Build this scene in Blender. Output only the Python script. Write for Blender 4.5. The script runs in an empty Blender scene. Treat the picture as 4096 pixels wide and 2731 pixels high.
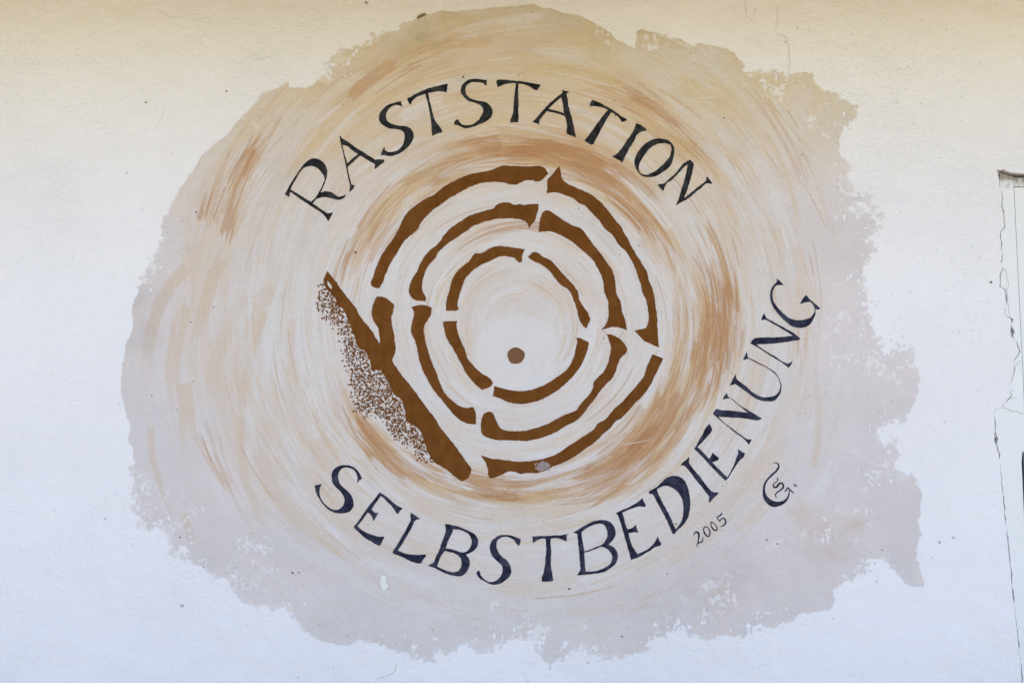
import bpy, math, random
import numpy as np
from mathutils import Vector
from mathutils.geometry import tessellate_polygon

R = math.radians
random.seed(5)
scene = bpy.context.scene
col = scene.collection

# ------------------------------------------------------------------ camera
LENS, D, H, PITCH = 35.0, 3.2, 1.55, 5.4
cam_d = bpy.data.cameras.new('camera')
cam_d.lens = LENS
cam_d.sensor_width = 36
cam_d.sensor_fit = 'HORIZONTAL'
cam_d.clip_start = 0.05
cam_d.clip_end = 1500
cam = bpy.data.objects.new('camera', cam_d)
cam.location = (0, -D, H)
cam.rotation_euler = (R(90 + PITCH), 0, 0)
col.objects.link(cam)
scene.camera = cam

# ------------------------------------------------------------------ sky, sun, exposure
SUN_EL, SUN_AZ = 62.0, 70.0      # azimuth clockwise from north (+Y): the sun stands behind the building, the wall is in open shade
world = bpy.data.worlds.new('World')
scene.world = world
world.use_nodes = True
wt = world.node_tree
sky = wt.nodes.new('ShaderNodeTexSky')
sky.sky_type = 'NISHITA'
sky.sun_disc = False
sky.sun_elevation = R(SUN_EL)
sky.sun_rotation = R(SUN_AZ)
sky.air_density = 1.0
sky.dust_density = 1.2
sky.ozone_density = 1.0
bg = wt.nodes['Background']
wt.links.new(sky.outputs[0], bg.inputs[0])
bg.inputs[1].default_value = 0.13
sun_d = bpy.data.lights.new('sun', 'SUN')
sun_d.energy = 3.2
sun_d.angle = R(0.53)
sun_d.color = (1.0, 0.95, 0.87)
sun = bpy.data.objects.new('sun', sun_d)
az, el = R(SUN_AZ), R(SUN_EL)
sdir = Vector((math.sin(az) * math.cos(el), math.cos(az) * math.cos(el), math.sin(el)))
sun.rotation_euler = sdir.to_track_quat('Z', 'Y').to_euler()
sun.location = (3, 6, 9)
col.objects.link(sun)
vs = scene.view_settings
vs.view_transform = 'Standard'
vs.look = 'None'
vs.exposure = 1.63
vs.gamma = 1.0
vs.use_curve_mapping = False

# ------------------------------------------------------------------ wall coordinates
F = 4096 * LENS / 36.0
CP, SP = math.cos(R(PITCH)), math.sin(R(PITCH))

def PW(px, py):
    """a point of the photograph (4096 x 2731) -> x, z on the wall plane y = 0"""
    u = px - 2048.0
    v = 1365.5 - py
    y = F * CP - v * SP
    t = D / y
    return u * t, H + (F * SP + v * CP) * t

class Win:
    """a crop of the photograph in which outlines were measured"""
    def __init__(s, x0, y0, x1, w):
        s.x0, s.y0, s.k = x0, y0, (x1 - x0) / w
    def __call__(s, txt):
        v = [float(a) for a in txt.replace('(', ' ').replace(')', ' ').replace(',', ' ').split()]
        return [(s.x0 + v[i] * s.k, s.y0 + v[i + 1] * s.k) for i in range(0, len(v), 2)]
    def three(s, pts):
        return [(s.x0 + a * s.k, s.y0 + b * s.k, c * s.k) for a, b, c in pts]

# ------------------------------------------------------------------ numpy noise
def _hash(ix, iy, seed):
    h = (ix.astype(np.int64) * 374761393 + iy.astype(np.int64) * 668265263 + seed * 982451653) & 0xFFFFFFFF
    h = ((h ^ (h >> 13)) * 1274126177) & 0xFFFFFFFF
    h = ((h ^ (h >> 16)) * 2246822519) & 0xFFFFFFFF
    return ((h ^ (h >> 15)) & 0xFFFFFF) / float(0xFFFFFF)

def vnoise(x, y, seed=0, wrap=None):
    x = np.asarray(x, float); y = np.asarray(y, float)
    ix = np.floor(x); iy = np.floor(y)
    fx = x - ix; fy = y - iy
    fx = fx * fx * (3 - 2 * fx); fy = fy * fy * (3 - 2 * fy)
    ix1 = ix + 1
    if wrap:
        ix = np.mod(ix, wrap); ix1 = np.mod(ix1, wrap)
    a = _hash(ix, iy, seed); b = _hash(ix1, iy, seed)
    c = _hash(ix, iy + 1, seed); d = _hash(ix1, iy + 1, seed)
    return (a * (1 - fx) + b * fx) * (1 - fy) + (c * (1 - fx) + d * fx) * fy

def fbm(x, y, seed=0, octs=4, gain=0.5):
    s = 0; a = 1; t = 0
    for o in range(octs):
        s = s + a * vnoise(x * 2 ** o, y * 2 ** o, seed + 17 * o)
        t += a; a *= gain
    return s / t

def sstep(a, b, x):
    t = np.clip((x - a) / (b - a), 0, 1)
    return t * t * (3 - 2 * t)

# ------------------------------------------------------------------ object helpers
def tag(o, label=None, cat=None, group=None, kind=None):
    if label: o['label'] = label
    if cat: o['category'] = cat
    if group: o['group'] = group
    if kind: o['kind'] = kind
    return o

def empty(name, loc, parent=None):
    o = bpy.data.objects.new(name, None)
    o.empty_display_size = 0.1
    o.location = loc
    col.objects.link(o)
    if parent: o.parent = parent
    return o

def wloc(o):
    v = Vector(o.location)
    while o.parent:
        o = o.parent
        v += Vector(o.location)
    return v

def link_mesh(name, verts, faces, mat, parent=None, origin=None, smooth=False):
    """verts in world coordinates; the object's origin is put at 'origin'"""
    if origin is None:
        n = len(verts)
        origin = Vector((sum(v[0] for v in verts) / n, sum(v[1] for v in verts) / n, sum(v[2] for v in verts) / n))
    origin = Vector(origin)
    me = bpy.data.meshes.new(name)
    me.from_pydata([(v[0] - origin.x, v[1] - origin.y, v[2] - origin.z) for v in verts], [], faces)
    if mat: me.materials.append(mat)
    if smooth:
        for p in me.polygons: p.use_smooth = True
    me.update()
    o = bpy.data.objects.new(name, me)
    col.objects.link(o)
    if parent:
        o.parent = parent
        o.location = origin - wloc(parent)
    else:
        o.location = origin
    return o

def box_data(x0, x1, y0, y1, z0, z1, base=0):
    v = [(x0, y0, z0), (x1, y0, z0), (x1, y1, z0), (x0, y1, z0), (x0, y0, z1), (x1, y0, z1), (x1, y1, z1), (x0, y1, z1)]
    f = [(0, 3, 2, 1), (4, 5, 6, 7), (0, 1, 5, 4), (1, 2, 6, 5), (2, 3, 7, 6), (3, 0, 4, 7)]
    return v, [tuple(i + base for i in q) for q in f]

# outline smoothing: Catmull-Rom between measured points, true corners kept sharp, hand-painted wobble
def smooth_loop(pts, step=5.0, rough=1.0, corner=48, seed=1, closed=True):
    P = [Vector(p) for p in pts]
    n = len(P)
    tang = []
    for i in range(n):
        a, b, c = P[i - 1], P[i], P[(i + 1) % n]
        d1, d2 = b - a, c - b
        if d1.length < 1e-6 or d2.length < 1e-6:
            tang.append((None, None)); continue
        ang = math.degrees(d1.angle(d2))
        if ang > corner:
            tang.append((None, None))
        else:
            t = (d1.normalized() + d2.normalized()).normalized()
            tang.append((t, t))
    out = []
    rng = n if closed else n - 1
    for i in range(rng):
        a, b = P[i], P[(i + 1) % n]
        L = (b - a).length
        ta = tang[i][1] or (b - a).normalized()
        tb = tang[(i + 1) % n][0] or (b - a).normalized()
        k = max(1, int(L / step))
        for j in range(k):
            t = j / k
            h1 = 2 * t ** 3 - 3 * t ** 2 + 1; h2 = -2 * t ** 3 + 3 * t ** 2
            h3 = t ** 3 - 2 * t ** 2 + t; h4 = t ** 3 - t ** 2
            out.append(a * h1 + b * h2 + ta * (h3 * L) + tb * (h4 * L))
    if rough:
        X = np.array([p.x for p in out]); Y = np.array([p.y for p in out])
        X2 = X + rough * 2 * (fbm(X / 9, Y / 9, seed, 2) - .5)
        Y2 = Y + rough * 2 * (fbm(X / 9, Y / 9, seed + 99, 2) - .5)
        out = [Vector((x, y)) for x, y in zip(X2, Y2)]
    return out

def stroke_loop(pts, step=3.0):
    """a brush line with its own width at each point -> outline"""
    P = [Vector((a, b)) for a, b, c in pts]
    fine, wid = [], []
    n = len(P)
    for i in range(n - 1):
        p0 = P[max(i - 1, 0)]; p1 = P[i]; p2 = P[i + 1]; p3 = P[min(i + 2, n - 1)]
        k = max(2, int((p2 - p1).length / step))
        for j in range(k):
            t = j / k
            q = 0.5 * ((2 * p1) + (p2 - p0) * t + (2 * p0 - 5 * p1 + 4 * p2 - p3) * t * t + (3 * p1 - p0 - 3 * p2 + p3) * t ** 3)
            fine.append(q); wid.append(pts[i][2] * (1 - t) + pts[i + 1][2] * t)
    fine.append(P[-1]); wid.append(pts[-1][2])
    l, r = [], []
    for i, q in enumerate(fine):
        d = (fine[min(i + 1, len(fine) - 1)] - fine[max(i - 1, 0)])
        d = d.normalized() if d.length > 1e-6 else Vector((1, 0))
        nn = Vector((-d.y, d.x))
        l.append(q + nn * wid[i] / 2); r.append(q - nn * wid[i] / 2)
    return l, r

def paint_shape(name, loops, y, mat, parent, label=None):
    """flat coat of paint on the wall: outer outline + holes given in photograph pixels"""
    L3 = [[Vector((*PW(p[0], p[1]), 0)) for p in lp] for lp in loops]
    tris = tessellate_polygon(L3)
    allp = [p for lp in L3 for p in lp]
    verts = [(p.x, y, p.y) for p in allp]
    faces = []
    for t in tris:
        a, b, c = (allp[i] for i in t)
        s = (b.x - a.x) * (c.y - a.y) - (b.y - a.y) * (c.x - a.x)
        if abs(s) < 1e-13: continue
        faces.append(tuple(t) if s > 0 else tuple(reversed(t)))
    o = link_mesh(name, verts, faces, mat, parent)
    if label: o['label'] = label
    return o

def ribbon_shape(name, list_of_strokes, y, mat, parent, label=None):
    verts, faces = [], []
    for k, pts in enumerate(list_of_strokes):
        l, r = stroke_loop(pts)
        b = len(verts)
        yy = y - 0.00012 * k
        for p, q in zip(l, r):
            a = PW(p.x, p.y); c = PW(q.x, q.y)
            verts += [(a[0], yy, a[1]), (c[0], yy, c[1])]
        for i in range(len(l) - 1):
            q = (b + 2 * i, b + 2 * i + 1, b + 2 * i + 3, b + 2 * i + 2)
            a, b_, c = (Vector(verts[j]) for j in q[:3])
            nrm = (b_ - a).cross(c - a)
            faces.append(q if nrm.y < 0 else tuple(reversed(q)))
    o = link_mesh(name, verts, faces, mat, parent)
    if label: o['label'] = label
    return o

def march(f, X, Y, y, attrs=None):
    """marching squares over a pixel grid: the region f > 0 as a sheet on the wall"""
    ny, nx = f.shape
    ins = f > 0
    VX, VZ = PW(X, Y)
    full = ins[:-1, :-1] & ins[:-1, 1:] & ins[1:, :-1] & ins[1:, 1:]
    anyi = ins[:-1, :-1] | ins[:-1, 1:] | ins[1:, :-1] | ins[1:, 1:]
    idx = -np.ones(f.shape, np.int64)
    idx[ins] = np.arange(ins.sum())
    vx = list(VX[ins]); vz = list(VZ[ins])
    A = {k: list(a[ins]) for k, a in (attrs or {}).items()}
    jj, ii = np.nonzero(full)
    quads = np.stack([idx[jj, ii], idx[jj + 1, ii], idx[jj + 1, ii + 1], idx[jj, ii + 1]], 1).tolist()
    faces = quads
    edge = {}
    bj, bi = np.nonzero(anyi & ~full)
    for j, i in zip(bj.tolist(), bi.tolist()):
        cs = [(j, i), (j + 1, i), (j + 1, i + 1), (j, i + 1)]
        poly = []
        for k in range(4):
            a, b = cs[k], cs[(k + 1) % 4]
            if ins[a]: poly.append(int(idx[a]))
            if ins[a] != ins[b]:
                key = (a, b) if a < b else (b, a)
                if key not in edge:
                    p, q = key
                    t = f[p] / (f[p] - f[q])
                    t = min(max(t, .02), .98)
                    edge[key] = len(vx)
                    vx.append(VX[p] + (VX[q] - VX[p]) * t); vz.append(VZ[p] + (VZ[q] - VZ[p]) * t)
                    for nme in A: A[nme].append(attrs[nme][p] * (1 - t) + attrs[nme][q] * t)
                poly.append(edge[key])
        if len(poly) >= 3: faces.append(poly)
    verts = list(zip(vx, [y] * len(vx), vz))
    return verts, faces, A

def add_attr(o, name, arr):
    at = o.data.attributes.new(name, 'FLOAT_COLOR', 'POINT')
    at.data.foreach_set('color', np.asarray(arr, np.float32).ravel())

# ------------------------------------------------------------------ materials
class Mat:
    def __init__(s, name, rough=0.8, spec=0.3):
        s.m = bpy.data.materials.new(name)
        s.m.use_nodes = True
        s.t = s.m.node_tree
        s.b = s.t.nodes['Principled BSDF']
        s.b.inputs['Roughness'].default_value = rough
        s.b.inputs['Specular IOR Level'].default_value = spec
        s.pos = s.t.nodes.new('ShaderNodeNewGeometry').outputs['Position']
    def n(s, typ, **kw):
        nd = s.t.nodes.new(typ)
        for k, v in kw.items(): setattr(nd, k, v)
        return nd
    def link(s, a, b): s.t.links.new(a, b)
    def val(s, sock, v):
        if isinstance(v, (int, float)): sock.default_value = v
        elif isinstance(v, (tuple, list)): sock.default_value = (*v, 1.0) if len(v) == 3 else v
        else: s.link(v, sock)
    def mix(s, fac, a, b, mode='MIX'):
        nd = s.n('ShaderNodeMix', data_type='RGBA', blend_type=mode)
        s.val(nd.inputs[0], fac); s.val(nd.inputs[6], a); s.val(nd.inputs[7], b)
        return nd.outputs[2]
    def math(s, op, a, b=0.0, clamp=False):
        nd = s.n('ShaderNodeMath', operation=op, use_clamp=clamp)
        s.val(nd.inputs[0], a); s.val(nd.inputs[1], b)
        return nd.outputs[0]
    def scaled(s, sc):
        nd = s.n('ShaderNodeMapping')
        s.link(s.pos, nd.inputs[0]); nd.inputs['Scale'].default_value = sc
        return nd.outputs[0]
    def noise(s, scale, detail=3, rough=.5, vec=None, dist=0.0):
        nd = s.n('ShaderNodeTexNoise')
        s.link(vec if vec is not None else s.pos, nd.inputs['Vector'])
        nd.inputs['Scale'].default_value = scale
        nd.inputs['Detail'].default_value = detail
        nd.inputs['Roughness'].default_value = rough
        nd.inputs['Distortion'].default_value = dist
        return nd.outputs[0]
    def ramp(s, fac, a, b):
        nd = s.n('ShaderNodeMapRange', interpolation_type='SMOOTHSTEP')
        s.link(fac, nd.inputs[0]); nd.inputs[1].default_value = a; nd.inputs[2].default_value = b
        return nd.outputs[0]
    def bump(s, h, dist, strength=1.0, prev=None):
        nd = s.n('ShaderNodeBump')
        nd.inputs['Distance'].default_value = dist
        nd.inputs['Strength'].default_value = strength
        s.link(h, nd.inputs['Height'])
        if prev is not None: s.link(prev, nd.inputs['Normal'])
        return nd.outputs[0]
    def color(s, c): s.val(s.b.inputs['Base Color'], c)
    def normal(s, n_): s.link(n_, s.b.inputs['Normal'])

def plaster_bump(M, k=1.0):
    grain = M.noise(190, 3, .6)
    drag = M.noise(95, 4, .6, M.scaled((.75, 1, 1.35)), .6)
    lump = M.noise(9, 3, .5)
    # the render is rougher in places than where it was trowelled smooth
    zone = M.ramp(M.noise(1.1, 2, .5), .40, .62)
    a = M.math('MULTIPLY', drag, M.math('ADD', M.math('MULTIPLY', zone, .65), .45))
    h = M.math('ADD', M.math('MULTIPLY', grain, .40), a)
    n1 = M.bump(h, 0.0034 * k)
    return M.bump(lump, 0.014 * k, 1.0, n1)

def make_wall_mat():
    M = Mat('white_limewash', .88, .2)
    tone = M.noise(1.6, 4, .55)
    c = M.mix(M.ramp(tone, .35, .7), (.825, .800, .815), (.790, .765, .778))
    # dusty pitted zones
    pit = M.ramp(M.noise(150, 2, .6, M.scaled((.8, 1, 1.6))), .66, .74)
    zone = M.ramp(M.noise(1.7, 3, .5), .5, .68)
    c = M.mix(M.math('MULTIPLY', M.math('MULTIPLY', pit, zone), .45), c, (.47, .46, .43))
    M.color(c); M.normal(plaster_bump(M))
    return M.m

def make_wash_mat():
    M = Mat('mural_wash', .85, .15)
    at = M.n('ShaderNodeAttribute', attribute_name='paint')
    g = M.noise(420, 2, .6)
    c = M.mix(.10, at.outputs['Color'], M.mix(g, (.34, .34, .34), (.68, .67, .66)), 'OVERLAY')
    M.color(c)
    gr = M.noise(230, 3, .6)
    n2 = M.bump(gr, .0030)
    M.normal(M.bump(M.noise(9, 3, .5), .018, 1.0, n2))
    return M.m

def make_ink(name, dark, light):
    M = Mat(name, .75, .10)
    s = M.noise(34, 4, .6, M.scaled((1, 1, .8)), .6)
    c = M.mix(M.ramp(s, .35, .72), dark, light)
    sp = M.ramp(M.noise(210, 2, .6), .70, .77)
    c = M.mix(M.math('MULTIPLY', sp, .45), c, (.42, .40, .39))
    M.color(c)
    M.normal(M.bump(M.noise(240, 2, .6), .0007))
    return M.m

def make_brown():
    M = Mat('brown_emblem_paint', .8, .08)
    s = M.noise(26, 5, .65, M.scaled((1, 1, .7)), .5)
    c = M.mix(M.ramp(s, .3, .7), (.126, .0435, .0072), (.170, .0635, .0145))
    # thin places where the orange first coat shows
    o = M.ramp(M.noise(20, 4, .6), .62, .76)
    c = M.mix(M.math('MULTIPLY', o, .35), c, (.30, .10, .02))
    g = M.noise(400, 2, .6)
    c = M.mix(.10, c, M.mix(g, (.3, .3, .3), (.7, .7, .7)), 'OVERLAY')
    sp = M.ramp(M.noise(90, 1, .5), .78, .84)
    c = M.mix(M.math('MULTIPLY', sp, .5), c, (.07, .024, .008))
    M.color(c)
    M.normal(M.bump(M.noise(230, 3, .6), .0008))
    return M.m

def flat_mat(name, c1, c2, scale=30, rough=.8, bump=.0006, spec=.3):
    M = Mat(name, rough, spec)
    M.color(M.mix(M.noise(scale, 4, .6), c1, c2))
    if bump: M.normal(M.bump(M.noise(scale * 6, 3, .6), bump))
    return M.m

M_WALL = make_wall_mat()
M_WASH = make_wash_mat()
M_INK_UP = make_ink('black_lettering', (.0115, .0115, .0135), (.046, .045, .048))
M_INK_LOW = make_ink('navy_lettering', (.0130, .0135, .030), (.050, .052, .085))
M_BROWN = make_brown()
M_WHITE = flat_mat('white_blob_paint', (.80, .80, .78), (.70, .70, .62), 60, .6)
M_SCUFF = flat_mat('chalky_scuff', (.42, .37, .38), (.18, .10, .07), 160, .85)
M_CREV = flat_mat('crack_dirt', (.02, .016, .014), (.06, .05, .042), 120, .95)
M_HAIR = flat_mat('hairline_crack', (.54, .51, .47), (.66, .63, .60), 90, .95)
M_SPECK = flat_mat('brown_speck', (.05, .03, .018), (.16, .10, .05), 300, .9)
M_TEAL = flat_mat('teal_speck', (.30, .37, .39), (.46, .51, .52), 300, .8)
M_GREY = flat_mat('grey_speck', (.42, .40, .37), (.58, .56, .53), 300, .9)
M_FAINT = flat_mat('faint_scratch', (.64, .62, .60), (.70, .68, .66), 60, .9)

# ------------------------------------------------------------------ ground and eave (above and below the picture)
M_GROUND = flat_mat('earthy_gravel', (.312, .262, .198), (.375, .318, .243), 3.0, .95, .004)
gv = [(-300, -500, 0), (300, -500, 0), (300, 300, 0), (-300, 300, 0)]
g = link_mesh('ground', gv, [(0, 1, 2, 3)], M_GROUND, None, (0, 0, 0))
tag(g, 'earthy gravel ground in front of the white wall', None, None, 'structure')

# ------------------------------------------------------------------ the wall with its door opening
H1 = Win(3800, 600, 4096, 1031); H2 = Win(3800, 1000, 4096, 1031); H3 = Win(3800, 1400, 4096, 1031)
H4 = Win(3800, 1800, 4096, 1031); H5 = Win(3800, 2281, 4096, 1031)
crack = (H1('(655,270)(665,330)(680,400)(690,470)(690,520)(712,570)(720,620)(725,700)(718,750)(716,800)(735,840)(742,900)(748,960)(755,1020)(757,1060)(745,1095)(700,1138)(692,1210)(715,1290)(708,1340)(715,1400)(735,1445)(722,1480)(718,1530)')
         + H2('(705,175)(715,215)(735,245)(715,290)(697,330)(692,390)(695,440)(703,465)(686,490)(695,515)(725,525)(760,553)(772,610)(775,680)(780,720)(768,770)(763,840)(760,900)(825,945)(848,960)(856,1010)(848,1070)(842,1120)(841,1180)(870,1215)(900,1250)(935,1310)(940,1355)(955,1380)')
         + H3('(962,25)(930,85)(900,120)(885,180)(898,245)(885,310)(865,400)(845,460)(845,530)(837,570)(852,630)(820,670)(760,735)(730,780)(705,805)(640,815)(618,840)(613,900)(620,960)(622,1010)(626,1070)(627,1130)(615,1200)(618,1270)(648,1335)(660,1395)(680,1460)(686,1530)')
         + H4('(690,150)(703,250)(715,410)(715,460)(735,590)(745,750)(760,860)(757,920)(770,990)(780,1060)(790,1150)(800,1250)(808,1330)(820,1430)(830,1567)')
         + H5('(848,0)(850,120)(862,200)(868,300)(880,400)(895,500)(905,590)(913,660)(920,750)(935,830)(940,930)(955,1030)(962,1120)(975,1230)(985,1300)(990,1400)(993,1460)(1000,1567)'))
# widths of the gap in photograph pixels along the crack
def gap(y):
    w = 4.2 + 12.0 * float(fbm(np.array([y / 23.0]), np.array([0.3]), 4, 2)[0] - .36)
    for yc, s, k in ((1277, 10, 9), (1325, 17, 15), (1759, 17, 11), (1690, 9, 3), (690, 18, 7), (2360, 14, 2.5), (1190, 9, 2)):
        w += k * math.exp(-((y - yc) / s) ** 2)
    return max(w, .7)

crack_fine = []
for i in range(len(crack) - 1):
    a, b = crack[i], crack[i + 1]
    k = max(1, int(math.hypot(b[0] - a[0], b[1] - a[1]) / 8))
    for j in range(k):
        t = j / k
        jx = (random.random() - .5) * 2.0 if j else 0
        crack_fine.append((a[0] + (b[0] - a[0]) * t + jx, a[1] + (b[1] - a[1]) * t))
crack_fine.append(crack[-1])
head = H1('(700,284)(735,268)(775,282)(810,300)(860,316)(920,319)(975,324)(1031,327)')
cw = [PW(*p) for p in crack_fine]                 # wall side of the crack
x_open_r = cw[-1][0] + 1.0
zt = PW(*head[-1])[1]
outline = [(-6.0, 0.0), (cw[-1][0], 0.0)] + list(reversed(cw)) + [PW(*p) for p in head] + \
          [(x_open_r, zt - .002), (x_open_r, 0.0), (6.0, 0.0), (6.0, 3.3), (-6.0, 3.3)]
TH = 0.30
poly = [Vector((x, z, 0)) for x, z in outline]
tris = tessellate_polygon([poly])
nv = len(poly)
verts = [(p.x, 0, p.y) for p in poly] + [(p.x, TH, p.y) for p in poly]
faces = []
for t in tris:
    a, b, c = (poly[i] for i in t)
    s = (b.x - a.x) * (c.y - a.y) - (b.y - a.y) * (c.x - a.x)
    t = tuple(t) if s > 0 else tuple(reversed(t))
    faces.append(t); faces.append(tuple(i + nv for i in reversed(t)))
for i in range(nv):
    j = (i + 1) % nv
    faces.append((j, i, i + nv, j + nv))
wall = link_mesh('plaster_wall', verts, faces, M_WALL, None, (0, 0, 0))
tag(wall, 'white limewashed plaster wall carrying the painted mural', 'wall')

def hair(name, pts, w, mat, y=-0.0006, parent=wall, label=None):
    st = []
    for i, p in enumerate(pts):
        k = .35 if i in (0, len(pts) - 1) else random.uniform(.7, 1.25)
        st.append((p[0], p[1], w * k))
    return ribbon_shape(name, [st], y, mat, parent, label)

A = Win(400, 0, 2000, 2351); B = Win(2000, 0, 3600, 2351); Cc = Win(400, 950, 1600, 2352)
Dd = Win(400, 1664, 2000, 2351); E = Win(2000, 1664, 3600, 2351); Ff = Win(2900, 950, 4096, 2352); G = Win(3200, 1700, 3760, 1254)
hair('crack', B('(1615,188)(1650,205)(1680,225)(1690,262)(1700,300)(1698,335)(1706,360)(1700,400)(1690,462)'), 3.2, M_HAIR, label='hairline crack running down to the mural from the upper right')
hair('crack', B('(1440,0)(1445,60)(1448,92)(1475,115)(1500,140)'), 2.4, M_HAIR)
hair('crack', B('(1630,20)(1632,90)(1625,150)(1618,188)'), 2.0, M_HAIR)
hair('crack', Dd('(1745,1440)(1740,1470)(1735,1492)(1712,1512)(1672,1530)(1640,1538)(1600,1570)'), 3.0, M_HAIR, label='short dark crack under the mural at the bottom')
hair('scratch', A('(890,358)(940,350)(990,335)(1050,318)'), 3.2, M_FAINT)
hair('scratch', A('(320,755)(350,720)(370,680)(378,625)'), 2.2, M_FAINT)
hair('scratch', A('(330,50)(380,85)(430,102)(480,104)'), 3.0, M_FAINT)

# ------------------------------------------------------------------ door frame at the right edge
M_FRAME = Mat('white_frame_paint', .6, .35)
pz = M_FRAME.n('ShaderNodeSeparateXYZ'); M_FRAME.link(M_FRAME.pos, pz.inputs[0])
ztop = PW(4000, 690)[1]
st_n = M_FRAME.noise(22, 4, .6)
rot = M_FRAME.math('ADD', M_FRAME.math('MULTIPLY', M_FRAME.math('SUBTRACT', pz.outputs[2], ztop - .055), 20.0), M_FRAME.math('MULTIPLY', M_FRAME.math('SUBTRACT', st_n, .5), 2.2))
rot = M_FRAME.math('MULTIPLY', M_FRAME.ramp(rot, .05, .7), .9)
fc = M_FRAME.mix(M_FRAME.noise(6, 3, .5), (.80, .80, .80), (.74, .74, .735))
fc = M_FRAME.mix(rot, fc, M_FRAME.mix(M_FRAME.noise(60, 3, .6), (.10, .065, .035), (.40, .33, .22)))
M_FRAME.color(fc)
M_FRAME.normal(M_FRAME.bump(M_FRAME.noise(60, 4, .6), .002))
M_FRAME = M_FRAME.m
M_LEAF = flat_mat('white_door_paint', (.79, .79, .79), (.73, .73, .72), 8, .5)
M_SLOT = flat_mat('dark_blue_glass', (.07, .11, .14), (.12, .17, .20), 4, .2, 0, .4)

frame = empty('door_frame', (cw[-1][0] + .5, .05, 0))
tag(frame, 'white door frame at the right edge with a cracked plaster joint', 'door frame')
YJ = 0.0045
fw = [PW(p[0] + gap(p[1]), p[1] + (12 if i == 0 else 0)) for i, p in enumerate(crack_fine)]
xa = PW(4059, 760)[0]
xb = PW(4083, 1806)[0]
z_rail = PW(4060, 746)[1]
z_notch = PW(4083, 1800)[1]
z_notch2 = .35

def slab(name, pts, y0, y1, mat, parent, label=None):
    P3 = [Vector((x, z, 0)) for x, z in pts]
    tr = tessellate_polygon([P3])
    n = len(P3)
    vv = [(p.x, y0, p.y) for p in P3] + [(p.x, y1, p.y) for p in P3]
    ff = []
    area = sum(P3[i].x * P3[(i + 1) % n].y - P3[(i + 1) % n].x * P3[i].y for i in range(n))
    for t in tr:
        a, b, c = (P3[i] for i in t)
        s = (b.x - a.x) * (c.y - a.y) - (b.y - a.y) * (c.x - a.x)
        t = tuple(t) if s > 0 else tuple(reversed(t))
        ff.append(t); ff.append(tuple(i + n for i in reversed(t)))
    for i in range(n):
        j = (i + 1) % n
        q = (j, i, i + n, j + n) if area > 0 else (i, j, j + n, i + n)
        ff.append(q)
    o = link_mesh(name, vv, ff, mat, parent)
    if label: o['label'] = label
    return o

z_j = PW(4020, 700)[1]
jamb_pts = [(fw[-1][0], 0.0)] + list(reversed(fw))
jamb_pts += [(PW(4040, 700)[0], PW(4040, 703)[1]), (xa - .001, PW(4060, 704)[1]), (xa - .001, z_notch), (PW(4092, 1808)[0], PW(4092, 1808)[1]), (PW(4089, 1850)[0], PW(4089, 1850)[1]), (xb + .003, PW(4089, 2000)[1]), (xb + .003, z_notch2), (xa - .001, z_notch2), (xa - .001, 0.0)]
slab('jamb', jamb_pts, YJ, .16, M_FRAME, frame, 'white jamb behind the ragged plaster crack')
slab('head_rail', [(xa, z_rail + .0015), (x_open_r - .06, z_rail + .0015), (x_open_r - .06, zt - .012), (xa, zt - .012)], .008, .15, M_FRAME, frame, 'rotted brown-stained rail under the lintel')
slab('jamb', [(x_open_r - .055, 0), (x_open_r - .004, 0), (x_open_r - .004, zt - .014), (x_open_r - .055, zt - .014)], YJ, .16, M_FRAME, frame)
slab('door_leaf', [(xa + .0022, z_notch + .01), (x_open_r - .058, z_notch + .01), (x_open_r - .058, z_rail - .0015), (xa + .0022, z_rail - .0015)], .007, .05, M_LEAF, frame, 'white upper door board')
slab('door_leaf', [(xa + .012, .02), (x_open_r - .058, .02), (x_open_r - .058, z_notch - .004), (xa + .012, z_notch - .004)], .010, .05, M_LEAF, frame)
slab('glass_strip', [(xb - .004, z_notch2 - .02), (xa + .04, z_notch2 - .02), (xa + .04, z_notch + .008), (xb - .004, z_notch + .008)], .06, .066, M_SLOT, frame, 'dark blue glazing in the narrow slot')
# dark mortar behind the open joint
bx, bf = box_data(PW(3940, 1500)[0], xa - .03, .17, .2, 0, ztop + .05)
link_mesh('mortar_bed', bx, bf, M_CREV, frame)

for pts, w_ in ((H2('(735,245)(765,265)(790,305)(800,340)(803,375)(797,410)(818,440)(825,470)(818,520)(803,545)(808,600)(812,680)(816,760)(830,800)(822,850)(845,900)(858,940)'), 2.6),
                (H3('(705,805)(760,800)(800,812)(832,828)(868,852)(920,850)(955,862)(1000,880)(1031,884)'), 4.0), (H3('(898,245)(925,215)(960,180)(1000,140)'), 2.6),
                (H3('(830,690)(870,660)(905,665)(940,680)'), 2.4), (H3('(840,590)(880,570)(915,560)'), 2.0)):
    hair('crack', pts, w_, M_HAIR, YJ - .0007, frame)

# crumbs of plaster filler along the joint
M_FILL = flat_mat('filler_crumb', (.42, .41, .38), (.62, .60, .56), 200, .9)
for (cx, cy, rr) in ((4040, 1278, 5), (4047, 1335, 9), (3984, 1745, 6), (3981, 1690, 4), (4003, 1628, 5), (3999, 690, 6)):
    pts = []
    for k in range(9):
        a = k / 9 * 2 * math.pi
        q = rr * random.uniform(.6, 1.1)
        pts.append((cx + q * .6 * math.cos(a), cy + q * 1.3 * math.sin(a)))
    slab('filler_crumb', [PW(*p) for p in pts], .006, .03, M_FILL, frame)

# ------------------------------------------------------------------ the mural
mx, mz = PW(2070, 1300)
mural = empty('mural', (mx, 0, mz))
tag(mural, 'round tree-slice mural in beige and ochre washes with brown rings and dark lettering', 'mural')

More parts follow.
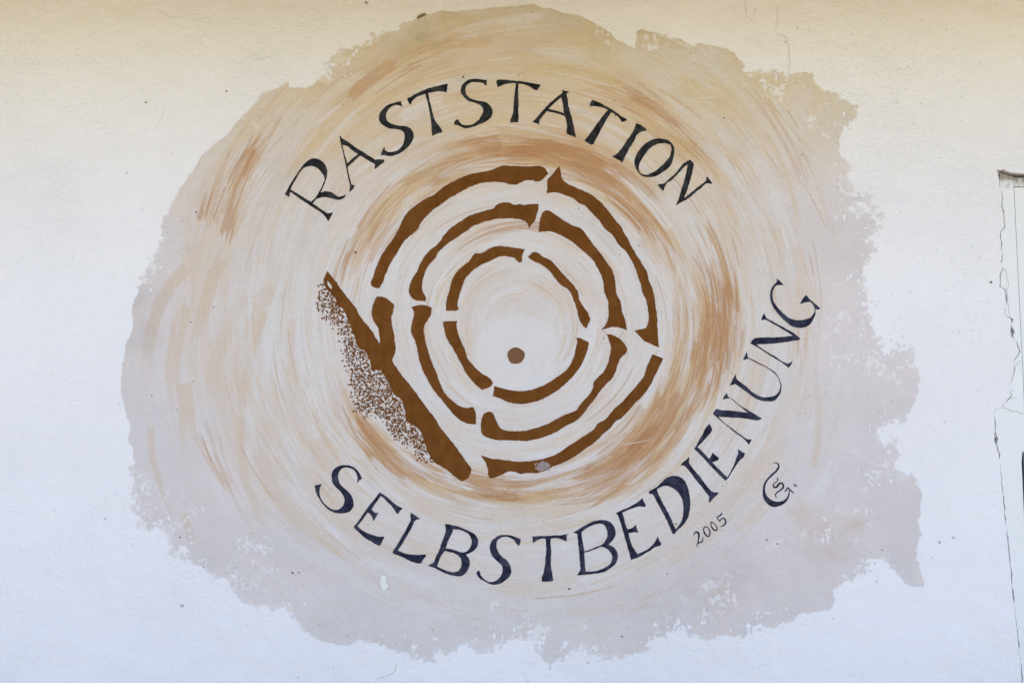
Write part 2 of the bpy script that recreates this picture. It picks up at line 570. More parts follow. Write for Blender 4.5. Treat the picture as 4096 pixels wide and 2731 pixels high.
outline_px = (A('(360,1370)(350,1330)(368,1310)(372,1280)(405,1250)(410,1210)(440,1170)(470,1110)(510,1060)(560,980)(600,915)(650,870)(700,830)(760,780)(800,720)(850,670)(900,620)(930,590)(950,550)(1000,535)(1040,520)(1105,487)(1110,512)(1145,512)(1180,520)(1215,515)(1240,492)(1275,478)(1300,468)(1335,482)(1350,455)(1345,430)(1340,400)(1365,385)(1395,365)(1440,352)(1480,345)(1500,325)(1505,290)(1540,275)(1580,255)(1615,240)(1640,210)(1600,208)(1640,195)(1700,188)(1760,185)(1775,160)(1760,148)(1810,130)(1865,115)(1915,90)(1970,80)(2020,68)(2100,70)(2180,60)(2280,50)')
 + B('(0,45)(90,40)(150,28)(200,26)(230,40)(300,55)(370,80)(440,88)(490,108)(550,135)(580,150)(610,175)(650,200)(680,230)(730,250)(765,275)(795,288)(800,230)(803,190)(830,175)(900,190)(960,205)(1000,225)(1060,235)(1100,260)(1145,280)(1155,250)(1220,262)(1290,280)(1340,292)(1385,320)(1410,350)(1425,385)(1450,410)(1480,428)(1540,424)(1600,425)(1660,430)(1690,460)(1700,440)(1740,425)(1800,422)(1835,440)(1850,470)(1860,505)(1900,525)(1950,545)(1985,560)(1990,595)(2030,590)(2080,605)(2110,625)(2095,660)(2090,690)(2060,705)(2050,740)(2020,750)(2005,800)(1990,830)(2000,860)(1995,910)(2030,945)(2060,980)(2050,1020)(2030,1060)(2050,1110)(2090,1125)(2130,1150)(2175,1130)(2165,1170)(2120,1190)(2065,1240)(2080,1260)(2130,1250)(2180,1230)(2200,1245)(2250,1265)(2230,1305)(2195,1340)(2180,1390)')
 + Ff('(1155,60)(1180,95)(1145,150)(1120,190)(1095,225)(1085,270)(1075,330)(1090,380)(1110,420)(1105,470)(1130,505)(1150,540)(1140,600)(1150,650)(1180,700)(1190,760)(1230,790)(1235,840)(1270,880)(1290,900)(1310,860)(1330,820)(1360,850)(1400,890)(1440,880)(1480,910)(1500,945)(1480,1005)(1510,1040)(1550,1060)(1530,1100)(1520,1150)(1525,1200)(1500,1260)(1480,1310)(1440,1390)(1420,1430)(1390,1450)(1360,1430)(1300,1440)(1250,1445)(1240,1490)')
 + G('(745,10)(775,40)(710,60)(705,130)(760,175)(830,165)(835,120)(860,120)(870,200)(900,230)(895,300)(885,380)(905,460)(930,475)(985,450)(1000,400)(1000,340)(1015,330)(1025,400)(1045,490)(1060,560)(1080,570)(1085,640)(1080,760)(1080,810)(1050,850)(1065,910)(1095,970)(1070,1030)(1045,1110)(1050,1200)(1075,1290)(1090,1350)(1120,1410)(1110,1455)(1060,1450)(1000,1435)(945,1400)(880,1340)(820,1290)(780,1240)(740,1190)(700,1205)(650,1225)(600,1265)(560,1320)(500,1360)(430,1400)(370,1420)(330,1460)(285,1470)(300,1510)')
 + E('(1970,1085)(1950,1130)(1900,1145)(1830,1155)(1770,1165)(1720,1190)(1660,1215)(1640,1235)(1580,1245)(1500,1245)(1470,1275)(1440,1300)(1370,1290)(1310,1285)(1260,1300)(1190,1300)(1130,1280)(1080,1262)(1030,1255)(990,1285)(950,1310)(910,1300)(890,1330)(860,1360)(820,1385)(760,1400)(700,1420)(650,1415)(600,1400)(540,1400)(520,1370)(480,1345)(440,1370)(400,1400)(385,1430)(340,1430)(300,1480)(270,1440)(240,1420)(215,1400)(220,1350)(225,1310)(200,1290)(150,1310)(100,1310)(50,1330)')
 + Dd('(2351,1345)(2290,1370)(2230,1380)(2180,1360)(2150,1340)(2110,1345)(2080,1380)(2040,1400)(2000,1375)(1965,1390)(1960,1430)(1900,1445)(1850,1430)(1800,1405)(1770,1385)(1700,1370)(1640,1345)(1600,1325)(1530,1310)(1490,1330)(1460,1345)(1400,1335)(1330,1330)(1280,1300)(1230,1275)(1180,1240)(1160,1200)(1130,1170)(1100,1140)(1120,1125)(1070,1110)(1050,1120)(1010,1125)(960,1125)(920,1130)(880,1110)(840,1085)(800,1060)(780,1010)(740,965)(700,960)(650,930)(600,890)(540,860)(490,835)(440,800)(410,790)(400,750)(410,700)(370,680)(310,670)(260,655)(230,640)(190,610)(180,570)(185,480)(190,400)(175,350)(185,300)(195,240)(195,190)(165,130)(180,80)(175,20)')
 + Cc('(225,1430)(210,1390)(200,1330)(180,1280)(170,1190)(165,1130)(175,1020)(185,940)(200,870)(210,820)(240,760)(255,700)(260,640)(250,580)(255,535)(270,480)(285,440)(300,400)(295,370)(320,320)(350,280)(370,230)(380,180)(430,150)(450,110)(440,70)(470,20)'))
island_px = A('(1332,372)(1345,345)(1380,330)(1405,322)(1425,296)(1450,290)(1500,288)(1495,318)(1470,338)(1432,346)(1395,355)(1352,385)(1338,402)')

def seg_dist(X, Y, pts):
    d2 = np.full(X.shape, 1e12)
    n = len(pts)
    ins = np.zeros(X.shape, bool)
    for i in range(n):
        x1, y1 = pts[i]; x2, y2 = pts[(i + 1) % n]
        dx, dy = x2 - x1, y2 - y1
        L = dx * dx + dy * dy + 1e-9
        t = np.clip(((X - x1) * dx + (Y - y1) * dy) / L, 0, 1)
        d2 = np.minimum(d2, (X - x1 - t * dx) ** 2 + (Y - y1 - t * dy) ** 2)
        if y1 != y2:
            c = ((y1 > Y) != (y2 > Y)) & (X < (x2 - x1) * (Y - y1) / (y2 - y1) + x1)
            ins ^= c
    d = np.sqrt(d2)
    return np.where(ins, d, -d)

def upsample(Fc, x0, y0, g, X, Y):
    gx = (X - x0) / g; gy = (Y - y0) / g
    ix = np.clip(gx.astype(int), 0, Fc.shape[1] - 2); iy = np.clip(gy.astype(int), 0, Fc.shape[0] - 2)
    fx = gx - ix; fy = gy - iy
    return (Fc[iy, ix] * (1 - fx) + Fc[iy, ix + 1] * fx) * (1 - fy) + (Fc[iy + 1, ix] * (1 - fx) + Fc[iy + 1, ix + 1] * fx) * fy

GX0, GY0, GX1, GY1, GS = 440, -8, 3760, 2740, 3.2
cx_, cy_ = np.meshgrid(np.arange(GX0 - 10, GX1 + 20, 7.0), np.arange(GY0 - 10, GY1 + 20, 7.0))
sdc = np.maximum(seg_dist(cx_, cy_, outline_px), seg_dist(cx_, cy_, island_px))
X, Y = np.meshgrid(np.arange(GX0, GX1, GS), np.arange(GY0, GY1, GS))
SD = upsample(sdc, GX0 - 10, GY0 - 10, 7.0, X, Y)

def zone(list_, soft=1.0):
    z = np.zeros(X.shape)
    for (x, y, r, s) in list_:
        z = np.maximum(z, s * np.exp(-((X - x) ** 2 + (Y - y) ** 2) / (r * r)))
    return z
# how torn the edge is, place by place
torn = zone([(1330, 250, 130, 1), (1500, 160, 110, .9), (560, 2050, 170, 1.5), (640, 2200, 170, 1.3), (880, 2330, 160, 1.0), (1130, 2420, 160, .9),
             (1600, 2570, 200, .8), (2060, 2580, 220, 1.2), (2350, 2590, 180, .9), (2700, 2540, 220, 1.0), (3050, 2500, 200, .8),
             (3450, 800, 150, 1.3), (3520, 900, 140, 1.4), (3480, 1100, 130, 1.3), (3540, 1330, 150, 1.9), (3600, 1400, 120, 1.2),
             (3560, 1750, 100, 1.2), (3630, 1850, 90, 1.3), (3480, 2270, 130, 1.0), (3050, 290, 110, .8), (3340, 420, 120, .5), (620, 1020, 90, .7), (600, 1120, 80, .8)])
nz = fbm(X / 26, Y / 26, 3, 4, .55) - .5
nz2 = fbm(X / 11, Y / 14, 8, 4, .65) - .5
f = SD + nz * (8 + 50 * torn) + nz2 * (11 + 52 * torn)

# flakes missing inside the torn edge
hn = fbm(X / 15, Y / 19, 191, 4, .6)
hq = np.quantile(hn[::7, ::7], np.linspace(0, 1, 101)); hn = np.interp(hn, hq, np.linspace(0, 1, 101))
f = np.minimum(f, ((1 - .20 * np.clip(torn * 1.2 - .2, 0, 1) * sstep(110, 5, SD) * sstep(200, 900, Y + .25 * X)) - hn) * 90 + .01)

# ---- pigments: brush work turning round the heart of the slice
K = 4096 / 2352.0
CX, CY = 2070.0, 1300.0
lowx = fbm(X / 420, Y / 420, 21, 2) - .5
lowy = fbm(X / 420, Y / 420, 22, 2) - .5
XX = X + 90 * lowx; YY = Y + 90 * lowy
rr = np.hypot(XX - CX, YY - CY)
th = np.arctan2(-(YY - CY), XX - CX)
TH2 = (th + math.pi) / (2 * math.pi)
def eq(a):
    """equalise to a flat 0..1 distribution"""
    q = np.quantile(a[::7, ::7], np.linspace(0, 1, 101))
    return np.interp(a, q, np.linspace(0, 1, 101))

def dens(list_):
    d = np.zeros(X.shape)
    for (x, y, ln, wd, s) in list_:
        x *= K; y *= K; ln *= K; wd *= K
        r0 = math.hypot(x - CX, y - CY); t0 = math.atan2(-(y - CY), x - CX)
        dt = np.angle(np.exp(1j * (th - t0)))
        q = np.exp(-(np.abs(dt) * r0 / (ln / 2)) ** 2.4 - (np.abs(rr - r0) / (wd / 2)) ** 2.2)
        d = 1 - (1 - d) * (1 - s * q)
    return d

D_strong = dens([(1200, 338, 440, 80, .62), (1330, 352, 260, 60, .45), (1400, 405, 260, 60, .45), (1500, 490, 220, 60, .42), (1010, 395, 240, 50, .32), (850, 520, 230, 60, .36), (800, 590, 120, 40, .25),
                 (1665, 640, 210, 60, .42), (1640, 765, 260, 90, .85), (1570, 870, 170, 80, .62), (1690, 560, 160, 40, .2),
                 (1470, 1025, 250, 100, .92), (1400, 1080, 190, 60, .5), (1230, 1118, 330, 60, .42), (1060, 1110, 230, 70, .36),
                 (830, 985, 260, 60, .40), (910, 1065, 180, 60, .38), (775, 925, 90, 40, .4),
                 (562, 345, 70, 60, .50), (530, 395, 150, 80, .36), (500, 430, 150, 60, .22), (450, 460, 110, 40, .25),
                 (900, 165, 200, 90, .22), (1000, 140, 150, 60, .2), (1440, 185, 190, 60, .2), (1560, 300, 280, 70, .30), (1500, 240, 200, 50, .2),
                 (1830, 310, 130, 26, .20), (1790, 270, 120, 30, .12), (1740, 350, 200, 34, .14), (1850, 450, 120, 30, .12),
                 (1080, 600, 160, 50, .12), (1170, 520, 160, 30, .14), (490, 1050, 80, 30, .25), (1430, 860, 120, 40, .16), (1350, 960, 160, 40, .2)])
D_light = dens([(1190, 230, 760, 210, .70), (1420, 270, 320, 150, .5), (1600, 400, 330, 130, .5), (860, 260, 300, 170, .4), (1190, 120, 600, 120, .25),
                (1190, 340, 640, 110, .55), (1520, 490, 330, 130, .45), (890, 470, 340, 120, .5),
                (1660, 700, 520, 160, .62), (1570, 930, 320, 170, .5), (1450, 1050, 320, 140, .75), (1190, 1130, 560, 120, .55), (950, 1085, 320, 130, .6), (800, 960, 240, 100, .35),
                (700, 880, 520, 160, .38), (640, 1000, 360, 170, .42), (780, 1130, 280, 120, .5), (860, 1220, 340, 80, .36), (590, 1090, 300, 120, .3),
                (480, 720, 420, 160, .28), (600, 400, 420, 220, .5), (520, 520, 320, 160, .32),
                (1830, 900, 520, 70, .28), (1740, 560, 420, 80, .35), (1720, 320, 330, 140, .3), (1780, 650, 400, 60, .25),
                (1500, 1270, 520, 110, .34), (1000, 1290, 420, 90, .28), (1300, 1190, 400, 90, .3), (470, 1080, 160, 60, .4),
                (1190, 625, 240, 80, .3), (1040, 560, 180, 70, .3), (1310, 740, 260, 90, .24), (1180, 880, 260, 60, .25), (950, 800, 300, 60, .3), (1400, 930, 260, 60, .35), (1190, 690, 120, 100, .2)])
rk = rr / K
D_light = np.clip(D_light + sstep(430, 380, rk) * .55 * sstep(.44, .62, fbm(X / 150, Y / 150, 71, 3)), 0, .95)
D_white = .80 * sstep(410, 340, rk) + .50 * sstep(700, 420, rk) * sstep(300, 420, rk) + .22 * sstep(900, 640, rk)
D_white = D_white * (1 - .85 * dens([(1190, 130, 900, 200, 1)])) * (1 - .6 * dens([(1190, 240, 760, 160, 1)]))
D_white = np.clip(D_white + .5 * dens([(1330, 470, 200, 80, 1), (1750, 470, 160, 90, .8), (430, 760, 500, 60, .7), (560, 700, 400, 60, .7), (700, 640, 300, 140, .9), (600, 560, 300, 90, .6), (1185, 1010, 400, 60, .6)]), 0, .95)

# albedo of the coats
GREIGE = np.array((.660, .600, .590)); GREIGE2 = np.array((.700, .632, .622)); TAN = np.array((.665, .560, .390))
CREAM = np.array((.655, .586, .538)); CHALK = np.array((.712, .674, .668)); PEACH = np.array((.655, .530, .432))
BEIGE = np.array((.672, .558, .462)); OCHRE = np.array((.520, .305, .165)); RUST = np.array((.415, .200, .085)); HONEY = np.array((.640, .480, .270))
tone = fbm(X / 240, Y / 240, 61, 4)[..., None]
IMG = GREIGE + (GREIGE2 - GREIGE) * sstep(.35, .65, tone)
# the upper part was laid in with a tan coat, the lower in a cooler grey
tan = sstep(1000, 300, Y + .16 * np.abs(X - 2000) + 260 * (fbm(X / 300, Y / 300, 63, 3) - .5))[..., None]
IMG = IMG + (TAN - IMG) * tan
IMG = IMG * (1 - .09 * sstep(420, 60, Y) * sstep(560, 640, rk))[..., None]
veil = np.clip(sstep(800, 480, rk + 160 * (fbm(X / 260, Y / 260, 62, 3) - .5)), 0, 1)[..., None]
IMG = IMG + (CREAM - IMG) * .55 * veil * (1 - .7 * tan)
warm = np.clip(D_light * 1.1, 0, 1)[..., None]
IMG = IMG + (PEACH - IMG) * .20 * warm

def lay(m, c):
    global IMG
    IMG = IMG + (c - IMG) * m[..., None]

prng = np.random.default_rng(12)
NX, NY = X.shape[1], X.shape[0]
def stamp(x, y, ang, L, W, c, a, dry, rad, seed):
    """one pull of a bristle brush, bending round the heart of the slice, running dry towards its end"""
    h = L / 2 + W
    i0 = max(0, int((x - h - GX0) / GS)); i1 = min(NX, int((x + h - GX0) / GS) + 2)
    j0 = max(0, int((y - h - GY0) / GS)); j1 = min(NY, int((y + h - GY0) / GS) + 2)
    if i1 - i0 < 2 or j1 - j0 < 2: return
    dx = X[j0:j1, i0:i1] - x; dy = Y[j0:j1, i0:i1] - y
    ca, sa = math.cos(ang), math.sin(ang)
    u = dx * ca + dy * sa
    v = -dx * sa + dy * ca
    v = v + u * u / (2 * rad) * math.copysign(1, -(-(CX - x) * sa + (CY - y) * ca))
    nu = u / (L / 2); nv = v / (W / 2)
    br = .55 * vnoise(v / 4.4 + seed * 3.7, u / 210 + seed, seed) + .45 * vnoise(v / 12 + seed, u / 260, seed + 1)
    br = sstep(.18, .82, br)
    wob = .45 * (vnoise(v / 5.0, u * 0 + seed, seed + 2) - .35)
    env = sstep(1.0, .86, np.abs(nu) + wob) * sstep(1.0, .72, np.abs(nv) + .12 * (vnoise(u / 30, u * 0, seed + 4) - .5))
    thr = dry * (.30 + .70 * sstep(-.5, 1.0, nu))
    m = (a * env * sstep(thr - .16, thr + .16, br))[..., None]
    IMG[j0:j1, i0:i1] = IMG[j0:j1, i0:i1] * (1 - m) + np.asarray(c) * m

def scatter(n, D, lr, wr, c0, c1, ar, dry, jit=.10, power=1.1, seed=0):
    k = 0; t = 0
    while k < n and t < n * 40:
        t += 1
        x = prng.uniform(GX0, GX1); y = prng.uniform(0, 2731)
        d = D[min(NY - 1, max(0, int((y - GY0) / GS))), min(NX - 1, max(0, int((x - GX0) / GS)))]
        if prng.random() > d ** power: continue
        r = math.hypot(x - CX, y - CY)
        if r < 60: continue
        L = min(prng.uniform(*lr), .95 * r + 40); W = prng.uniform(*wr)
        ang = math.atan2(y - CY, x - CX) + math.pi / 2 + prng.normal(0, jit)
        if prng.random() < .5: ang += math.pi
        q = prng.random()
        stamp(x, y, ang, L, W, c0 * (1 - q) + c1 * q, prng.uniform(*ar), dry * prng.uniform(.7, 1.15), max(r, 80), seed + k * 5)
        k += 1

OUT = sstep(560, 760, rk)
scatter(260, OUT, (120, 380), (50, 140), GREIGE * .95, GREIGE2 * 1.03, (.12, .30), .25, .9, 1.0, 500)
scatter(330, np.clip(D_light + .25 * veil[..., 0], 0, 1), (260, 620), (50, 130), CREAM, PEACH, (.15, .36), .45, .08, 1.0, 1000)
scatter(420, D_white, (220, 560), (34, 110), CHALK, CREAM, (.40, .75), .66, .09, 1.2, 4000)
patchy = D_light * (.25 + 1.5 * sstep(.38, .66, fbm(X / 210, Y / 210, 73, 3)))
scatter(340, patchy, (200, 520), (26, 96), BEIGE, PEACH, (.28, .58), .66, .13, 1.1, 9000)
TOP = D_light * sstep(760, 420, Y)
scatter(150, TOP, (200, 520), (24, 80), HONEY, PEACH, (.22, .48), .66, .07, 1.2, 12000)

INN = np.clip(sstep(760, 560, rk) * (.35 + D_white + .5 * D_light), 0, 1)
scatter(520, INN, (120, 420), (3.8, 8), CHALK, CHALK, (.25, .52), .5, .08, 1.0, 40000)
scatter(620, INN, (120, 420), (3.8, 8), BEIGE, PEACH * .93, (.20, .48), .5, .08, 1.0, 46000)

# broad single brush pulls on the left and right
pull = np.zeros(X.shape)
def brush(pts, w, a, seed):
    global pull
    d2 = np.full(X.shape, 1e9); side = np.zeros(X.shape); along = np.zeros(X.shape); acc = 0; tot = sum(math.hypot(pts[i + 1][0] - pts[i][0], pts[i + 1][1] - pts[i][1]) for i in range(len(pts) - 1))
    for i in range(len(pts) - 1):
        x1, y1 = pts[i]; x2, y2 = pts[i + 1]; dx, dy = x2 - x1, y2 - y1; L = math.hypot(dx, dy)
        t = ((X - x1) * dx + (Y - y1) * dy) / (L * L)
        t = np.clip(t, 0 if i else -.3, 1 if i < len(pts) - 2 else 1.3)
        dd = (X - x1 - t * dx) ** 2 + (Y - y1 - t * dy) ** 2
        m = dd < d2
        d2 = np.where(m, dd, d2)
        side = np.where(m, ((X - x1) * dy - (Y - y1) * dx) / L, side)
        along = np.where(m, (acc + t * L) / tot, along)
        acc += L
    br = vnoise(side / 7, along * tot / 260, seed) * .6 + vnoise(side / 18, along * tot / 500, seed + 3) * .4
    edge = sstep(w / 2 + 5 * (vnoise(along * tot / 40, along * 0, seed + 1) - .5), w / 2 - 9, np.sqrt(d2) if False else np.abs(side))
    ends = sstep(-.02, .02, along + .05 * (br - .5)) * sstep(1.05, .55, along + .75 * (br - .5))
    near = np.sqrt(d2) < w
    pull = 1 - (1 - pull) * (1 - a * edge * ends * near * (.72 + .5 * br))
brush(Cc('(955,175)(880,330)(815,560)(765,780)(735,920)'), 62, .60, 51)
brush(Cc('(670,235)(560,370)(470,520)(410,700)(370,900)(345,1150)'), 60, .50, 52)
brush(Cc('(690,540)(620,700)(580,900)(565,1100)(590,1300)'), 66, .46, 53)
brush(Cc('(660,1140)(680,1300)(690,1640)'), 76, .45, 54)
brush(Cc('(1290,600)(1200,850)(1130,1150)(1095,1700)'), 44, .50, 55)
brush(Cc('(1510,640)(1490,900)(1520,1250)'), 40, .34, 56)
brush(Cc('(1130,440)(1000,700)(900,1000)(830,1330)'), 60, .28, 57)
brush(Cc('(1340,360)(1230,640)(1060,1000)(960,1350)'), 70, .26, 58)
brush(Dd('(830,0)(825,200)(860,400)(950,620)(1100,800)'), 42, .42, 59)
brush(Dd('(300,60)(310,260)(370,450)(440,600)'), 34, .45, 60)
brush(Dd('(950,40)(950,250)(1010,420)(1150,600)(1400,780)(1650,880)'), 70, .40, 61)
brush(Dd('(1280,130)(1330,260)(1420,330)'), 90, .34, 62)
brush(Dd('(490,580)(540,720)(610,800)'), 40, .36, 63)
brush(E('(1840,300)(1870,150)(1870,-60)(1850,-260)'), 34, .32, 64)
brush(E('(1300,560)(1420,430)(1520,280)(1580,120)'), 46, .36, 65)
brush(E('(1000,860)(1200,720)(1400,540)'), 50, .34, 66)
brush(E('(760,1140)(860,1110)(950,1095)'), 16, .5, 67)
brush(B('(1640,640)(1730,780)(1840,900)'), 26, .42, 68)
brush(B('(1300,1010)(1330,1150)(1400,1320)(1440,1480)'), 90, .30, 69)
brush(B('(700,430)(900,590)(1100,800)(1250,1000)'), 70, .55, 70)
brush(B('(1060,760)(1250,820)(1400,900)(1530,1000)'), 40, .28, 71)
brush(B('(1860,1080)(1930,1300)(2000,1460)'), 24, .30, 72)
lay(np.clip(pull * 1.6, 0, .9), BEIGE * np.array((.95, .93, .90)))
scatter(210, D_strong, (220, 560), (26, 84), OCHRE, HONEY, (.22, .46), .76, .07, 1.3, 15000)
scatter(300, D_strong, (170, 460), (16, 64), OCHRE, RUST, (.30, .66), .84, .09, 2.3, 19000)
scatter(240, np.clip(D_white, 0, 1) * np.clip(D_light + D_strong + .2, 0, 1), (160, 460), (12, 52), CHALK, CREAM, (.40, .8), .80, .08, 1.0, 25000)
HOT = dens([(1648, 745, 150, 66, 1), (1610, 820, 130, 60, .9), (1672, 660, 130, 40, .6), (1475, 1022, 190, 74, 1), (1420, 1062, 130, 50, .8), (1215, 330, 320, 40, .7), (1340, 372, 190, 44, .7), (1480, 480, 150, 34, .5), (545, 372, 90, 46, .55), (860, 1000, 170, 30, .5), (960, 1090, 150, 34, .5), (1160, 1122, 200, 34, .5)])
scatter(210, HOT, (130, 360), (14, 54), OCHRE, RUST, (.38, .72), .80, .09, 1.6, 52000)
scatter(620, np.clip(.8 * D_strong + .28 * D_light + .04 * veil[..., 0], 0, 1), (90, 380), (3.8, 7), OCHRE, HONEY, (.22, .58), .5, .07, 1.1, 29000)
scatter(150, D_strong, (80, 280), (3.8, 7), RUST, OCHRE, (.35, .75), .5, .07, 1.4, 35000)
# the pale ground round the heart
hx, hy = 1185 * K, 817 * K
hd = np.hypot(X - hx, (Y - hy) * 1.05) / K
lay(.80 * sstep(112, 84, hd + 16 * (fbm(X / 40, Y / 40, 77, 2) - .5)), CHALK)

# weathering: grey smudges, pale scuffs through to the white, reddish-brown damp stains
grey = zone([(560, 1180, 110, .46), (530, 1330, 130, .38), (500, 1500, 120, .2), (1150, 700, 70, .15), (3080, 1560, 140, .08), (2840, 2330, 140, .30), (2950, 2270, 110, .28), (2620, 2420, 180, .14), (3300, 2180, 120, .2), (1090, 2180, 120, .06), (2430, 950, 40, .25), (2400, 870, 60, .2), (1720, 640, 80, .16)])
grey = np.clip(grey * (.35 + 1.3 * fbm(X / 60, Y / 60, 81, 4)), 0, .6)
lay(grey, np.array((.46, .415, .39)))
olive = zone([(1690, 150, 40, .55), (1740, 178, 26, .4), (1708, 118, 26, .4), (1790, 165, 20, .25), (1610, 195, 40, .18)])
lay(np.clip(olive * (.3 + 1.4 * fbm(X / 30, Y / 30, 82, 4)), 0, .6), np.array((.43, .37, .25)))
red = zone([(2900, 2390, 110, .22), (3300, 2130, 80, .42), (3330, 2180, 70, .4), (3420, 2110, 55, .45), (2870, 2430, 60, .36), (3180, 2200, 120, .2), (3210, 2060, 60, .4), (2640, 2180, 50, .2)])
lay(np.clip(red * (-.35 + 2.1 * fbm(X / 38, Y / 38, 83, 5, .6)), 0, .55), np.array((.60, .42, .30)))
sc_zone = zone([(560, 2040, 110, .55), (720, 2080, 120, .30), (1000, 2240, 110, .50), (960, 2330, 120, .35), (1100, 2320, 80, .30), (3290, 2120, 60, .7), (3430, 1990, 110, .36), (3480, 1900, 90, .34), (3400, 1900, 110, .2),
                (2870, 2400, 90, .50), (2700, 2450, 90, .28), (2080, 2540, 120, .4), (1960, 2440, 50, .3), (3420, 2260, 110, .35), (3450, 1350, 170, .42), (3420, 1180, 130, .25), (3560, 1480, 130, .36),
                (3240, 470, 110, .3), (3300, 520, 90, .25), (1020, 450, 60, .35), (590, 1070, 90, .35), (3130, 330, 80, .5), (2420, 150, 60, .4), (2600, 170, 70, .45), (680, 2170, 120, .3), (3380, 700, 110, .25), (700, 2030, 60, .4)])
sc_n = eq(fbm(X / 11, Y / 13, 91, 4, .6) * .62 + fbm(X / 60, Y / 60, 92, 2) * .38)
scuff = sstep(0, .14, sc_n - (1 - .62 * sc_zone)) * .85
scuff = np.maximum(scuff, .45 * sstep(20, -4, SD + 30 * (fbm(X / 14, Y / 14, 95, 3) - .5)) * np.clip(torn * 1.1, 0, 1))
# pale ridge of old filler across the lower right
rp = E('(1090,1060)(1200,1010)(1320,950)(1440,860)(1560,790)(1680,715)(1800,690)')
rd = np.full(X.shape, 1e9)
for i in range(len(rp) - 1):
    x1, y1 = rp[i]; x2, y2 = rp[i + 1]; dx, dy = x2 - x1, y2 - y1
    t = np.clip(((X - x1) * dx + (Y - y1) * dy) / (dx * dx + dy * dy), 0, 1)
    rd = np.minimum(rd, np.hypot(X - x1 - t * dx, Y - y1 - t * dy))
scuff = np.maximum(scuff, .5 * sstep(24, 4, rd + 40 * (fbm(X / 18, Y / 18, 97, 3) - .5)) * sstep(.46, .62, fbm(X / 22, Y / 22, 98, 3)))
lay(scuff, np.array((.80, .765, .76)))
# grain of the dry wash
IMG *= (1 + .055 * (fbm(X / 7, Y / 7, 101, 2, .7) - .5))[..., None]
IMG = np.clip(IMG, .02, .86)

vv, ff, At = march(f, X, Y, -0.0008, {'paint': np.concatenate([IMG, np.ones(X.shape)[..., None]], -1)})
wash = link_mesh('paint_wash', vv, ff, M_WASH, mural, (mx, -0.0008, mz))
add_attr(wash, 'paint', np.array(At['paint']))
wash['label'] = 'beige and ochre brushed wash with a torn uneven edge'

# ------------------------------------------------------------------ lettering
YL = -0.0017
def text_group(label, pts_center):
    x, z = PW(*pts_center)
    e = empty('inscription', Vector((x, 0, z)) - wloc(mural), mural)
    e['label'] = label
    return e

W1 = Win(1100, 250, 1900, 1930); W2 = Win(1780, 270, 2480, 2352); W3 = Win(2300, 370, 2900, 1960); W4 = Win(1220, 1820, 1900, 1975)
W5 = Win(1860, 1960, 2660, 2352); W6 = Win(2440, 1640, 3040, 1742); W7 = Win(2780, 1080, 3320, 1144); W8 = Win(2740, 1820, 3240, 1960)

